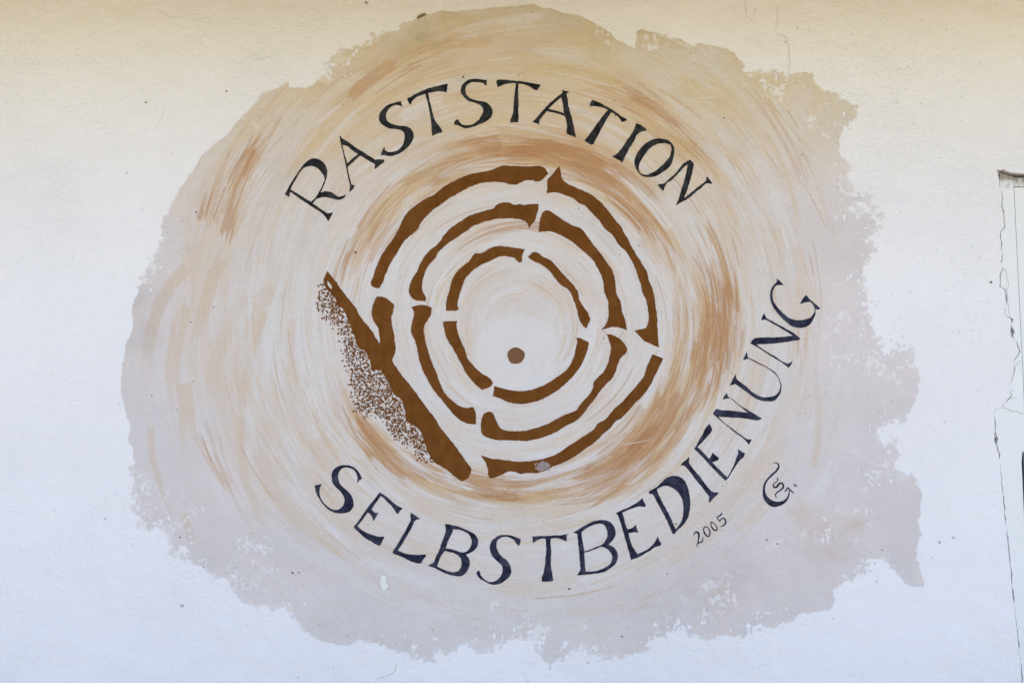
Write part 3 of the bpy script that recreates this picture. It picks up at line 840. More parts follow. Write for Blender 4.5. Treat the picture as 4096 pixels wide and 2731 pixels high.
upper = text_group('black hand-painted word RASTSTATION curving over the rings', (2000, 560))
lower = text_group('navy hand-painted word SELBSTBEDIENUNG curving under the rings', (2350, 1850))
UP = [
 ('R', W1, ['(95,1272)(112,1245)(140,1190)(180,1125)(230,1050)(270,995)(320,950)(375,927)(425,937)(470,970)(500,1020)(505,1065)(495,1120)(480,1170)(455,1225)(440,1258)(480,1245)(520,1248)(555,1260)(590,1285)(625,1297)(660,1288)(690,1272)(675,1298)(650,1318)(615,1328)(575,1320)(530,1308)(480,1300)(430,1308)(395,1325)(365,1362)(420,1398)(470,1435)(510,1455)(562,1445)(545,1480)(515,1535)(495,1500)(465,1465)(400,1420)(330,1375)(250,1322)(180,1272)(148,1250)(140,1300)(120,1290)',
   '(150,1228)(165,1190)(200,1130)(240,1065)(285,1018)(335,1003)(385,1008)(425,1035)(455,1070)(478,1115)(470,1160)(450,1205)(425,1250)(395,1300)(352,1346)(300,1318)(230,1275)(165,1235)']),
 ('A', W1, ['(622,715)(638,712)(640,730)(700,765)(790,830)(850,865)(920,910)(975,940)(1010,935)(1058,940)(1055,960)(1020,985)(968,1032)(962,1008)(970,985)(920,960)(850,915)(822,900)(790,930)(740,975)(700,1012)(710,1060)(730,1150)(738,1180)(770,1190)(760,1215)(720,1252)(718,1235)(725,1200)(710,1130)(690,1030)(680,980)(660,890)(635,780)(628,740)',
   '(650,796)(690,805)(740,845)(800,886)(760,920)(698,975)(684,930)(665,860)']),
 ('S', W1, ['(1222,378)(1218,395)(1235,432)(1205,420)(1165,412)(1130,425)(1095,455)(1075,500)(1075,545)(1100,580)(1150,603)(1200,612)(1260,618)(1305,635)(1330,670)(1338,710)(1330,750)(1300,800)(1260,840)(1210,875)(1150,900)(1090,905)(1045,895)(1022,902)(1025,880)(1055,815)(1062,850)(1100,868)(1150,862)(1195,840)(1230,800)(1250,750)(1252,705)(1235,670)(1200,650)(1150,645)(1090,635)(1040,605)(1012,575)(1003,535)(1015,490)(1050,445)(1100,408)(1160,390)(1195,380)']),
 ('T', W1, ['(1278,345)(1300,340)(1360,305)(1430,272)(1500,248)(1570,230)(1630,215)(1668,212)(1662,250)(1655,292)(1620,282)(1570,282)(1510,292)(1478,300)(1490,360)(1510,440)(1530,520)(1550,570)(1590,625)(1612,665)(1608,678)(1560,692)(1518,712)(1512,660)(1510,600)(1500,530)(1485,440)(1465,360)(1450,308)(1400,325)(1350,350)(1325,375)(1310,412)(1295,395)(1280,365)']),
 ('S', W2, ['(562,172)(560,200)(563,245)(540,245)(520,220)(480,205)(430,205)(380,200)(330,215)(290,250)(275,300)(280,345)(305,390)(345,420)(400,438)(470,455)(540,470)(590,500)(625,545)(638,600)(630,655)(600,690)(540,735)(470,765)(410,790)(340,810)(270,820)(215,800)(165,780)(118,768)(125,740)(150,705)(178,700)(195,735)(215,760)(250,775)(300,780)(360,772)(410,745)(460,695)(495,640)(512,590)(505,550)(480,515)(430,490)(370,470)(310,455)(270,420)(235,375)(212,335)(213,290)(230,245)(270,200)(320,170)(385,157)(450,160)(500,168)']),
 ('T', W2, ['(695,172)(750,168)(830,172)(930,182)(1000,188)(1090,200)(1180,218)(1250,228)(1282,230)(1275,255)(1235,312)(1195,300)(1150,268)(1080,238)(1020,225)(985,222)(982,300)(985,400)(988,500)(985,600)(990,660)(985,738)(930,742)(878,742)(882,700)(905,640)(920,560)(925,460)(935,370)(945,290)(952,218)(880,218)(800,232)(750,248)(715,272)(705,250)(692,215)']),
 ('A', W2, ['(1575,305)(1610,315)(1640,318)(1668,332)(1630,355)(1645,420)(1655,500)(1675,580)(1695,650)(1715,730)(1735,820)(1745,870)(1760,930)(1755,943)(1700,920)(1640,898)(1630,880)(1640,800)(1630,730)(1612,660)(1580,648)(1500,622)(1430,605)(1370,588)(1340,625)(1300,675)(1280,700)(1268,735)(1272,770)(1230,758)(1172,735)(1205,710)(1250,655)(1300,600)(1350,545)(1400,490)(1470,430)(1540,375)(1578,345)',
   '(1562,405)(1500,455)(1440,510)(1390,560)(1450,572)(1530,595)(1600,620)(1590,540)(1578,460)']),
 ('T', W3, ['(222,103)(280,120)(350,155)(430,200)(480,225)(530,260)(590,305)(640,335)(670,350)(683,372)(660,378)(610,395)(597,370)(565,325)(520,290)(470,262)(440,310)(400,380)(360,450)(320,530)(285,595)(255,640)(240,680)(210,690)(170,665)(125,640)(140,610)(180,565)(220,510)(260,450)(300,395)(350,330)(390,280)(430,232)(400,218)(330,195)(260,182)(195,188)(195,160)']),
 ('I', W3, ['(795,405)(840,420)(890,450)(935,495)(928,502)(880,512)(840,530)(805,560)(780,620)(745,680)(705,740)(680,790)(655,840)(635,880)(612,930)(600,905)(560,885)(520,860)(482,838)(520,820)(555,795)(600,740)(650,680)(690,610)(735,550)(770,490)(788,440)']),
 ('O', W3, ['(1100,605)(1170,612)(1230,635)(1265,665)(1292,720)(1295,790)(1285,860)(1262,930)(1215,990)(1150,1040)(1080,1085)(1000,1108)(930,1108)(870,1090)(830,1050)(800,1000)(778,950)(775,900)(790,850)(815,790)(860,730)(920,670)(980,632)(1040,610)',
   '(1130,668)(1190,668)(1245,685)(1260,730)(1255,780)(1235,840)(1190,900)(1130,960)(1060,1020)(990,1060)(930,1078)(880,1070)(850,1050)(832,1005)(840,940)(870,880)(915,810)(970,740)(1030,695)(1080,675)']),
 ('N', W3, ['(1500,878)(1530,905)(1550,940)(1540,1000)(1525,1080)(1500,1160)(1480,1230)(1455,1300)(1425,1380)(1470,1350)(1540,1290)(1620,1225)(1700,1165)(1712,1150)(1715,1105)(1728,1105)(1755,1140)(1795,1190)(1785,1200)(1740,1190)(1715,1192)(1650,1245)(1560,1320)(1480,1385)(1420,1420)(1370,1445)(1318,1478)(1325,1455)(1350,1400)(1375,1320)(1400,1240)(1425,1150)(1450,1060)(1470,945)(1430,970)(1380,1030)(1320,1090)(1260,1150)(1195,1190)(1180,1220)(1165,1250)(1152,1292)(1130,1270)(1080,1205)(1120,1198)(1165,1190)(1220,1140)(1290,1080)(1360,1000)(1420,930)']),
]
LOW = [
 ('S', W4, ['(665,268)(630,295)(605,328)(608,300)(612,260)(600,215)(570,175)(520,150)(470,142)(430,155)(400,185)(385,230)(390,285)(410,335)(450,375)(500,420)(540,470)(562,530)(565,580)(550,620)(510,655)(450,675)(390,675)(330,660)(270,630)(220,580)(170,510)(140,455)(122,400)(115,348)(150,342)(203,335)(185,360)(172,395)(170,450)(190,510)(225,560)(280,605)(330,630)(380,632)(420,610)(450,575)(460,530)(450,480)(420,430)(370,380)(330,330)(312,280)(310,225)(325,180)(360,145)(410,120)(470,112)(530,122)(580,150)(620,185)(645,230)']),
 ('E', W4, ['(868,430)(910,455)(960,490)(1010,535)(1065,580)(1100,600)(1135,615)(1100,650)(1082,682)(1060,665)(1035,630)(1000,580)(950,535)(900,485)(878,475)(850,515)(810,570)(775,625)(790,650)(820,668)(852,665)(835,700)(800,755)(790,758)(785,735)(768,695)(730,660)(690,715)(640,790)(612,820)(640,850)(700,890)(760,915)(840,940)(925,945)(915,965)(870,1050)(830,1035)(770,1000)(700,960)(640,905)(590,860)(568,838)(572,820)(600,790)(650,720)(700,650)(750,580)(800,520)(840,470)']),
 ('L', W4, ['(1228,668)(1260,685)(1300,710)(1342,738)(1300,745)(1275,765)(1250,820)(1210,890)(1170,960)(1130,1030)(1090,1085)(1080,1105)(1130,1125)(1200,1145)(1290,1155)(1405,1150)(1405,1170)(1370,1210)(1350,1255)(1290,1250)(1220,1225)(1150,1190)(1090,1165)(1020,1135)(1022,1115)(1060,1060)(1100,990)(1140,920)(1180,850)(1215,780)(1230,745)(1225,705)']),
 ('B', W4, ['(1632,795)(1670,800)(1730,815)(1800,832)(1870,862)(1930,890)(1985,930)(2010,975)(2012,1020)(1995,1070)(1950,1115)(1868,1150)(1900,1190)(1915,1245)(1905,1300)(1870,1360)(1820,1400)(1760,1402)(1690,1390)(1620,1365)(1560,1335)(1500,1305)(1432,1285)(1460,1262)(1490,1245)(1520,1180)(1560,1100)(1590,1010)(1620,930)(1638,870)(1632,830)',
   '(1722,855)(1780,862)(1840,880)(1890,905)(1925,950)(1938,1000)(1925,1060)(1890,1105)(1840,1128)(1770,1110)(1700,1090)(1635,1078)(1650,1030)(1680,960)(1710,900)',
   '(1625,1108)(1690,1125)(1735,1135)(1780,1165)(1810,1200)(1820,1250)(1810,1300)(1780,1340)(1735,1355)(1680,1350)(1620,1330)(1565,1308)(1535,1290)(1550,1240)(1580,1170)']),
 ('S', W5, ['(655,572)(650,610)(635,650)(610,630)(580,590)(540,560)(490,545)(440,550)(400,570)(372,610)(370,660)(385,710)(410,755)(450,790)(500,830)(530,880)(543,940)(535,990)(500,1035)(450,1075)(400,1100)(340,1108)(280,1095)(220,1065)(165,1025)(140,990)(138,960)(155,940)(172,950)(180,990)(210,1030)(250,1062)(300,1075)(350,1065)(400,1030)(430,985)(445,930)(435,885)(400,850)(350,805)(315,755)(295,700)(293,650)(310,600)(350,560)(400,530)(460,522)(530,530)(590,545)']),
 ('T', W5, ['(792,540)(850,540)(940,535)(1040,530)(1130,525)(1195,515)(1197,560)(1195,600)(1150,580)(1090,565)(1040,562)(1005,570)(1008,640)(1012,720)(1010,800)(1008,870)(1020,950)(1035,1040)(1035,1065)(970,1070)(905,1075)(905,1030)(925,960)(940,880)(948,790)(955,700)(952,620)(950,570)(900,568)(850,585)(800,620)(795,580)']),
 ('B', W5, ['(1272,495)(1320,470)(1380,430)(1450,390)(1520,360)(1590,348)(1660,352)(1710,375)(1750,420)(1770,480)(1765,530)(1735,590)(1685,635)(1730,655)(1775,700)(1798,765)(1790,820)(1755,880)(1700,920)(1640,955)(1560,975)(1480,985)(1400,992)(1320,998)(1335,975)(1355,935)(1352,860)(1345,760)(1335,660)(1325,560)(1320,510)',
   '(1372,490)(1420,450)(1490,415)(1560,393)(1610,395)(1650,425)(1672,480)(1675,540)(1650,595)(1605,640)(1540,665)(1470,695)(1400,718)(1390,640)(1375,560)',
   '(1402,732)(1470,712)(1540,685)(1610,662)(1660,680)(1700,715)(1728,765)(1728,820)(1700,870)(1650,905)(1580,935)(1500,952)(1418,955)(1412,880)(1405,800)']),
 ('E', W5, ['(2088,88)(2100,130)(2125,175)(2118,195)(2060,190)(2000,200)(1930,225)(1850,260)(1870,330)(1890,410)(1910,460)(1950,450)(1985,425)(2012,402)(2020,450)(2038,498)(1990,492)(1920,500)(1940,580)(1970,660)(2000,710)(2030,748)(2090,720)(2150,690)(2200,645)(2240,595)(2265,540)(2285,590)(2310,625)(2300,645)(2240,665)(2180,705)(2120,740)(2050,780)(1950,815)(1945,790)(1925,710)(1900,620)(1880,560)(1855,470)(1830,390)(1800,300)(1775,265)(1830,240)(1900,210)(1960,180)(2030,140)']),
 ('D', W6, ['(450,945)(490,920)(540,890)(590,845)(650,790)(710,765)(770,762)(820,778)(870,825)(900,890)(920,970)(932,1050)(928,1130)(915,1210)(880,1290)(830,1350)(780,1395)(740,1440)(725,1430)(710,1390)(670,1300)(620,1200)(570,1110)(530,1040)(500,980)(455,968)',
   '(545,920)(590,890)(640,875)(700,890)(760,925)(800,970)(835,1030)(850,1100)(852,1180)(840,1250)(810,1320)(765,1380)(730,1310)(690,1220)(640,1130)(590,1030)(560,970)']),
 ('I', W6, ['(918,537)(922,570)(915,605)(950,660)(1000,720)(1050,780)(1100,850)(1150,910)(1185,945)(1220,952)(1255,950)(1258,965)(1215,1005)(1155,1075)(1145,1050)(1150,1000)(1110,950)(1050,870)(990,800)(940,730)(890,670)(860,640)(818,642)(850,600)(885,575)']),
 ('E', W6, ['(1152,158)(1170,185)(1187,228)(1165,265)(1120,315)(1080,360)(1040,400)(1012,428)(1050,460)(1100,510)(1150,565)(1165,545)(1180,515)(1192,490)(1220,520)(1265,555)(1258,575)(1225,590)(1188,605)(1220,640)(1280,700)(1330,750)(1358,778)(1390,730)(1430,650)(1465,560)(1485,500)(1485,450)(1530,480)(1568,500)(1550,540)(1500,590)(1460,650)(1415,715)(1375,780)(1345,818)(1310,790)(1240,720)(1170,650)(1100,570)(1040,510)(978,445)(1000,410)(1040,340)(1080,270)(1110,210)']),
 ('N', W7, ['(180,1175)(220,1185)(300,1190)(380,1200)(450,1208)(400,1170)(340,1120)(290,1085)(265,1090)(235,1095)(250,1065)(270,1038)(278,1070)(320,1095)(380,1145)(440,1180)(490,1210)(530,1235)(568,1258)(530,1272)(460,1262)(380,1252)(300,1248)(195,1242)(240,1285)(310,1340)(380,1390)(440,1430)(482,1432)(470,1455)(455,1480)(440,1455)(400,1420)(330,1370)(260,1310)(200,1260)(150,1218)(160,1200)']),
 ('U', W7, ['(345,882)(350,920)(380,945)(430,985)(480,1030)(530,1060)(580,1078)(640,1072)(680,1060)(710,1030)(722,990)(715,940)(695,900)(660,865)(610,830)(550,800)(500,775)(455,752)(405,765)(420,730)(437,690)(448,740)(480,755)(540,785)(590,812)(640,840)(680,870)(710,915)(728,960)(728,1020)(710,1065)(670,1105)(620,1112)(560,1105)(500,1080)(440,1035)(390,1000)(340,965)(292,980)(315,935)(335,895)']),
 ('N', W7, ['(588,365)(600,400)(650,430)(700,460)(760,490)(820,525)(870,560)(893,578)(880,592)(830,600)(740,615)(640,625)(520,630)(560,660)(620,700)(690,740)(740,775)(785,795)(805,785)(825,772)(815,800)(790,830)(770,810)(730,780)(670,745)(600,700)(540,660)(470,622)(480,600)(500,580)(580,572)(680,570)(760,565)(830,555)(780,525)(720,490)(650,450)(600,422)(560,425)(575,385)']),
 ('G', W7, ['(692,70)(715,90)(750,125)(720,128)(695,130)(665,165)(655,210)(665,260)(690,305)(730,350)(780,395)(830,420)(880,425)(930,418)(970,405)(1000,375)(1012,330)(1000,295)(975,270)(930,275)(890,292)(905,255)(937,210)(970,245)(1010,280)(1060,325)(1045,338)(1018,330)(1018,370)(1000,420)(970,462)(920,488)(860,488)(810,470)(760,430)(710,380)(665,320)(640,260)(635,200)(650,150)(685,108)(695,95)']),
]
for grp, mat, lst in ((upper, M_INK_UP, UP), (lower, M_INK_LOW, LOW)):
    for k, (ch, win, loops) in enumerate(lst):
        lp = [smooth_loop(win(t), 5.0, 1.3, 50, 100 + k * 7 + q) for q, t in enumerate(loops)]
        paint_shape('letter', lp, YL, mat, grp, 'painted capital letter ' + ch)

date = text_group('small hand-painted year 2005 below the D and I', (2835, 2115))
ribbon_shape('digit', [W8.three([(138, 1262, 6), (143, 1228, 14), (165, 1203, 24), (195, 1205, 32), (215, 1232, 32), (216, 1275, 24), (208, 1330, 17), (193, 1390, 12), (182, 1434, 6)]),
                       W8.three([(186, 1405, 10), (212, 1372, 17), (250, 1358, 21), (272, 1342, 18), (279, 1308, 13), (270, 1280, 7)])], YL, M_INK_LOW, date, 'painted figure 2')
paint_shape('digit', [smooth_loop(W8('(300,1118)(340,1112)(375,1145)(397,1190)(395,1245)(372,1285)(340,1275)(300,1230)(283,1180)(285,1145)'), 3, .5, 60, 7), smooth_loop(W8('(312,1130)(335,1125)(360,1150)(378,1190)(378,1235)(360,1265)(335,1240)(310,1200)(298,1160)'), 3, .4, 60, 8)], YL, M_INK_LOW, date, 'painted figure 0')
paint_shape('digit', [smooth_loop(W8('(395,1045)(420,1040)(460,1065)(495,1100)(510,1145)(498,1188)(455,1180)(415,1140)(398,1095)'), 3, .5, 60, 9), smooth_loop(W8('(412,1060)(440,1065)(470,1090)(490,1125)(492,1165)(465,1162)(430,1125)(412,1090)'), 3, .4, 60, 10)], YL, M_INK_LOW, date, 'painted figure 0')
ribbon_shape('digit', [W8.three([(580, 902, 16), (562, 930, 24), (530, 955, 22), (492, 968, 12)]), W8.three([(496, 966, 12), (525, 1010, 15), (548, 1044, 10)]),
                       W8.three([(546, 1040, 10), (565, 1000, 16), (600, 985, 20), (630, 1008, 22), (636, 1052, 24), (610, 1095, 20), (558, 1113, 9)])], YL, M_INK_LOW, date, 'painted figure 5')

sig = empty('monogram', Vector((*[PW(3100, 1930)[0], 0], PW(3100, 1930)[1])) - wloc(mural), mural)
sig['label'] = 'painter\'s monogram, a flourished G around a small s'
ribbon_shape('letter', [W8.three([(1388, 122, 8), (1430, 117, 15), (1462, 145, 22), (1466, 190, 27), (1430, 245, 31), (1370, 300, 31), (1300, 370, 27), (1255, 440, 28), (1236, 520, 32), (1238, 590, 46), (1260, 660, 64), (1310, 720, 84), (1380, 762, 94), (1460, 762, 72), (1540, 735, 48), (1600, 680, 27), (1630, 600, 18), (1630, 548, 14)]),
                        W8.three([(1563, 572, 14), (1590, 538, 20), (1608, 508, 22), (1650, 545, 20), (1702, 592, 17)])], YL, M_INK_LOW, sig, 'long-tailed painted G')
ribbon_shape('letter', [W8.three([(1436, 348, 10), (1456, 385, 14), (1435, 413, 12), (1395, 440, 14), (1382, 475, 19), (1400, 503, 27), (1440, 492, 31), (1470, 450, 31), (1510, 436, 27), (1540, 465, 25), (1533, 512, 27), (1480, 555, 24), (1432, 590, 18), (1415, 630, 14), (1434, 666, 12)])], YL, M_INK_LOW, sig, 'small painted s inside the G')
paint_shape('dot', [smooth_loop(W8('(1698,455)(1718,450)(1735,465)(1750,485)(1735,492)(1712,475)'), 2.5, .3, 70, 3)], YL, M_INK_LOW, sig)

# ------------------------------------------------------------------ tree ring emblem
emb = empty('tree_ring_emblem', (0, 0, 0), mural)
emb['label'] = 'brown tree-slice emblem of three broken rings, a bark bar and a pith dot'
X1 = Win(1460, 630, 2260, 2091); X2 = Win(1980, 640, 2700, 1485); X3 = Win(1240, 1060, 1960, 1283); X4 = Win(1860, 1260, 2700, 1937)
ARCS = [
 ('outer ring arc, upper left', X1, '(60,1320)(75,1350)(100,1362)(150,1365)(165,1345)(185,1310)(205,1250)(230,1190)(260,1120)(295,1060)(330,1010)(370,940)(400,890)(450,840)(520,780)(560,740)(580,690)(640,620)(720,540)(800,490)(880,430)(960,385)(1040,340)(1120,300)(1200,272)(1300,262)(1400,258)(1450,262)(1500,280)(1570,284)(1620,268)(1680,240)(1750,240)(1800,255)(1850,240)(1890,200)(1915,172)(1890,125)(1850,98)(1800,88)(1750,95)(1650,95)(1550,90)(1450,88)(1390,105)(1330,130)(1250,150)(1150,165)(1060,190)(980,225)(900,265)(820,310)(760,360)(740,380)(680,410)(600,455)(520,510)(460,560)(420,610)(390,660)(370,710)(340,770)(300,840)(250,910)(200,980)(160,1050)(130,1120)(105,1180)(85,1250)'),
 ('outer ring arc, right', X2, '(530,52)(540,90)(550,140)(575,180)(620,208)(680,235)(740,260)(800,290)(850,330)(900,380)(950,440)(1000,505)(1050,565)(1060,590)(1100,660)(1130,720)(1170,790)(1220,870)(1255,930)(1265,985)(1295,1050)(1315,1130)(1325,1210)(1335,1280)(1340,1380)(1345,1470)(1352,1545)(1290,1520)(1230,1490)(1190,1450)(1150,1408)(1200,1395)(1245,1385)(1265,1340)(1268,1290)(1260,1220)(1240,1140)(1215,1090)(1205,1030)(1180,970)(1160,900)(1120,820)(1085,760)(1020,700)(970,620)(910,570)(850,490)(790,430)(740,375)(690,355)(650,320)(600,300)(550,280)(500,270)(425,275)(432,220)(430,180)(450,145)(490,100)'),
 ('outer ring arc, lower right, with a pale scuff', X4, '(1730,362)(1780,380)(1828,400)(1800,460)(1750,560)(1700,660)(1650,730)(1570,810)(1500,890)(1440,950)(1390,980)(1350,1030)(1280,1090)(1200,1170)(1100,1240)(1000,1310)(900,1360)(800,1400)(720,1440)(660,1455)(580,1455)(500,1460)(470,1445)(400,1442)(340,1470)(290,1490)(235,1503)(220,1490)(212,1430)(190,1360)(150,1300)(160,1293)(220,1318)(300,1328)(400,1340)(500,1350)(600,1345)(700,1330)(800,1300)(880,1260)(940,1215)(1000,1180)(1070,1130)(1140,1090)(1190,1050)(1225,1000)(1280,970)(1330,920)(1380,860)(1450,800)(1520,720)(1590,640)(1650,560)(1680,470)'),
 ('middle ring arc, upper left', X1, '(630,1510)(640,1480)(615,1420)(597,1370)(600,1310)(615,1240)(640,1170)(690,1100)(740,1045)(760,1000)(800,960)(860,900)(940,850)(1000,810)(1060,770)(1120,725)(1200,690)(1280,665)(1360,645)(1450,638)(1560,642)(1640,655)(1690,680)(1705,715)(1712,745)(1730,715)(1770,670)(1795,600)(1810,540)(1812,488)(1740,490)(1650,495)(1612,488)(1570,495)(1520,478)(1470,470)(1410,480)(1370,500)(1350,530)(1280,550)(1200,575)(1120,600)(1060,630)(1000,670)(930,715)(870,765)(820,820)(790,870)(740,925)(680,970)(630,1030)(590,1090)(560,1150)(540,1200)(500,1260)(475,1320)(458,1380)(465,1430)(500,1475)(550,1497)(600,1500)'),
 ('middle ring arc, right', X2, '(362,597)(365,530)(375,480)(395,430)(430,415)(460,425)(510,460)(570,500)(640,540)(700,560)(740,600)(775,650)(820,710)(870,770)(920,840)(960,900)(985,970)(995,1040)(1005,1110)(1035,1170)(1045,1240)(1070,1310)(1088,1405)(1050,1390)(1000,1378)(950,1380)(910,1392)(875,1405)(910,1360)(935,1300)(935,1230)(930,1160)(905,1100)(895,1020)(880,960)(850,900)(810,830)(760,780)(700,730)(640,680)(580,640)(520,610)(460,592)(410,590)'),
 ('middle ring arc, lower right', X4, '(1305,175)(1360,183)(1420,215)(1470,265)(1495,320)(1485,350)(1430,400)(1410,450)(1385,530)(1350,590)(1300,640)(1240,710)(1190,780)(1140,840)(1090,910)(1030,970)(950,1010)(870,1060)(790,1100)(710,1130)(640,1145)(570,1160)(480,1155)(380,1155)(280,1148)(210,1130)(165,1105)(147,1060)(150,1000)(165,925)(210,892)(250,893)(265,915)(280,955)(300,1000)(330,1045)(390,1065)(480,1070)(560,1065)(620,1050)(700,1025)(770,1000)(830,965)(900,930)(970,900)(1020,880)(1080,800)(1140,740)(1180,670)(1185,620)(1230,570)(1280,520)(1310,460)(1330,400)(1345,300)(1330,235)'),
 ('middle ring arc, lower left', X3, '(722,300)(780,285)(830,288)(870,305)(860,355)(835,400)(815,430)(815,500)(830,570)(850,640)(875,710)(905,780)(930,850)(960,910)(1010,960)(1060,1000)(1100,1015)(1165,1012)(1178,1040)(1182,1135)(1130,1130)(1080,1110)(1030,1070)(980,1010)(930,950)(880,890)(840,820)(800,740)(775,660)(755,560)(735,510)(720,470)(730,400)(742,340)'),
 ('inner ring arc, upper left', X1, '(845,1598)(900,1603)(960,1603)(980,1590)(968,1540)(975,1470)(1000,1400)(1020,1340)(1060,1250)(1110,1200)(1160,1160)(1220,1120)(1290,1090)(1350,1060)(1400,1038)(1450,1030)(1510,1038)(1570,1055)(1590,1080)(1620,1103)(1640,1085)(1645,1030)(1672,960)(1600,950)(1530,940)(1450,928)(1370,930)(1300,955)(1240,990)(1200,1003)(1150,1000)(1120,1040)(1090,1085)(1030,1130)(970,1185)(925,1250)(900,1320)(880,1400)(860,1460)(848,1530)'),
 ('inner ring arc, right', X2, '(270,800)(310,765)(345,763)(400,800)(460,830)(510,880)(550,930)(610,990)(660,1050)(685,1090)(695,1150)(730,1210)(770,1270)(785,1310)(770,1350)(755,1390)(720,1360)(695,1310)(680,1250)(660,1180)(635,1120)(600,1065)(550,1035)(510,995)(470,940)(420,890)(360,850)(310,830)'),
 ('inner ring arc, bottom', X4, '(1025,212)(1060,212)(1100,230)(1142,250)(1130,320)(1100,400)(1060,480)(1000,560)(930,630)(860,690)(780,740)(700,780)(620,805)(540,818)(450,812)(380,795)(320,765)(255,748)(265,700)(270,655)(330,670)(400,688)(500,700)(600,690)(680,665)(760,630)(850,570)(930,510)(980,440)(1010,360)(1025,290)(1035,240)'),
 ('inner ring arc, lower left', X3, '(948,405)(1000,400)(1050,398)(1045,430)(1055,490)(1085,560)(1105,610)(1120,660)(1160,710)(1220,770)(1283,810)(1304,836)(1290,862)(1228,889)(1170,840)(1120,780)(1080,710)(1050,650)(1010,580)(975,520)(958,460)'),
]
for k, (lab, win, txt) in enumerate(ARCS):
    paint_shape('ring_arc', [smooth_loop(win(txt), 6.0, 1.9, 50, 300 + k)], YL, M_BROWN, emb, lab)
trunk_px = X3('(122,40)(150,75)(190,125)(215,165)(250,210)(300,270)(330,310)(345,345)(370,385)(410,430)(440,470)(470,520)(500,562)(495,500)(485,450)(455,400)(438,350)(445,295)(475,225)(530,230)(575,262)(598,285)(595,330)(582,370)(585,430)(598,490)(605,550)(613,585)(605,630)(588,685)(620,735)(660,790)(700,840)(750,900)(790,960)(850,1040)(890,1090)(920,1140)(960,1195)(1020,1270)(1080,1350)(1120,1410)(1150,1455)(1140,1490)(1110,1530)(1080,1540)(1030,1505)(980,1460)(930,1430)(880,1395)(850,1350)(820,1270)(790,1190)(740,1140)(690,1110)(680,1050)(650,960)(600,920)(560,830)(500,745)(440,750)(425,680)(395,615)(350,590)(320,520)(300,460)(270,390)(240,320)(200,285)(180,235)(155,205)(120,170)(100,140)(102,95)')
eye_px = X3('(125,112)(145,135)(158,165)(155,175)(140,160)(125,138)')
paint_shape('bark_bar', [smooth_loop(trunk_px, 6, 2.2, 50, 401), smooth_loop(eye_px, 4, .5, 60, 402)], YL, M_BROWN, emb, 'thick slanting brown bark bar with a pale slit at its tip')
dot = []
for k in range(48):
    a = k / 48 * 2 * math.pi
    q = 80 + 2 * math.sin(3 * a + 1) + 1.4 * math.sin(5 * a)
    dot.append((X4.x0 + (470 + q * math.cos(a)) * X4.k, X4.y0 + (374 - .95 * q * math.sin(a)) * X4.k))
M_DOT = flat_mat('pith_brown', (.150, .066, .024), (.185, .092, .042), 40, .75)
paint_shape('pith_dot', [dot], YL, M_DOT, emb, 'small greyed brown dot at the heart of the rings')

# dabbed moss-like stipple beside the bark bar: thousands of small leaf-shaped touches
st_poly = X3('(85,150)(60,190)(45,250)(60,310)(100,360)(140,410)(180,450)(205,520)(225,580)(240,650)(260,720)(275,800)(280,870)(310,950)(320,1030)(400,1075)(440,1060)(490,1085)(530,1130)(560,1180)(620,1250)(680,1250)(720,1290)(760,1360)(820,1380)(890,1405)(862,1340)(835,1260)(805,1180)(755,1130)(705,1100)(695,1040)(665,950)(615,910)(575,820)(510,735)(450,740)(435,670)(405,605)(360,580)(330,510)(310,450)(280,380)(250,310)(210,275)(190,225)(165,195)(125,165)')
rng = np.random.default_rng(3)
gx_, gy_ = np.meshgrid(np.arange(1250, 1750, 6.4), np.arange(1125, 1865, 6.4))
sx = (gx_ + rng.uniform(-6.5, 6.5, gx_.shape)).ravel(); sy = (gy_ + rng.uniform(-6.5, 6.5, gx_.shape)).ravel()
sdp = seg_dist(sx, sy, st_poly)
bar = -seg_dist(sx, sy, trunk_px)
clump = fbm(sx / 30, sy / 30, 55, 3)
lean = fbm(sx / 24, sy / 24, 57, 2)
prob = np.clip(.98 + 1.2 * (clump - .5), .6, 1) * sstep(-18, 26, sdp + 20 * (clump - .5))
keep = (rng.random(sx.shape) < prob) & (bar > -5)
sx, sy, lean = sx[keep], sy[keep], lean[keep]
vs_, fs_ = [], []
for k, (x, y) in enumerate(zip(sx, sy)):
    a = rng.uniform(0, math.pi) if rng.random() < .3 else .75 + 4.2 * (lean[k] - .5) + rng.normal(0, .35)
    L = rng.uniform(2.4, 7.0); w = min(L * rng.uniform(.34, .56), 2.9)
    ca, sa = math.cos(a), math.sin(a)
    bend = rng.uniform(-.25, .25) * L
    loc = [(-L, 0), (-.35 * L, -w + bend * .3), (.45 * L, -w * .8 + bend * .6), (L, bend), (.35 * L, w + bend * .6), (-.45 * L, w * .8 + bend * .3)]
    yy = YL - .00025 - .0004 * (k / len(sx))
    b = len(vs_)
    for (p, q) in loc:
        wx, wz = PW(x + p * ca - q * sa, y + p * sa + q * ca)
        vs_.append((wx, yy, wz))
    fs_.append(tuple(range(b + 5, b - 1, -1)))
stip = link_mesh('moss_stipple', vs_, fs_, M_BROWN, emb)
stip['kind'] = 'stuff'
stip['label'] = 'dabbed brown stipple along the left side of the bark bar'
# make every dab face the room
stip.data.update()
if stip.data.polygons[0].normal.y > 0: stip.data.flip_normals()

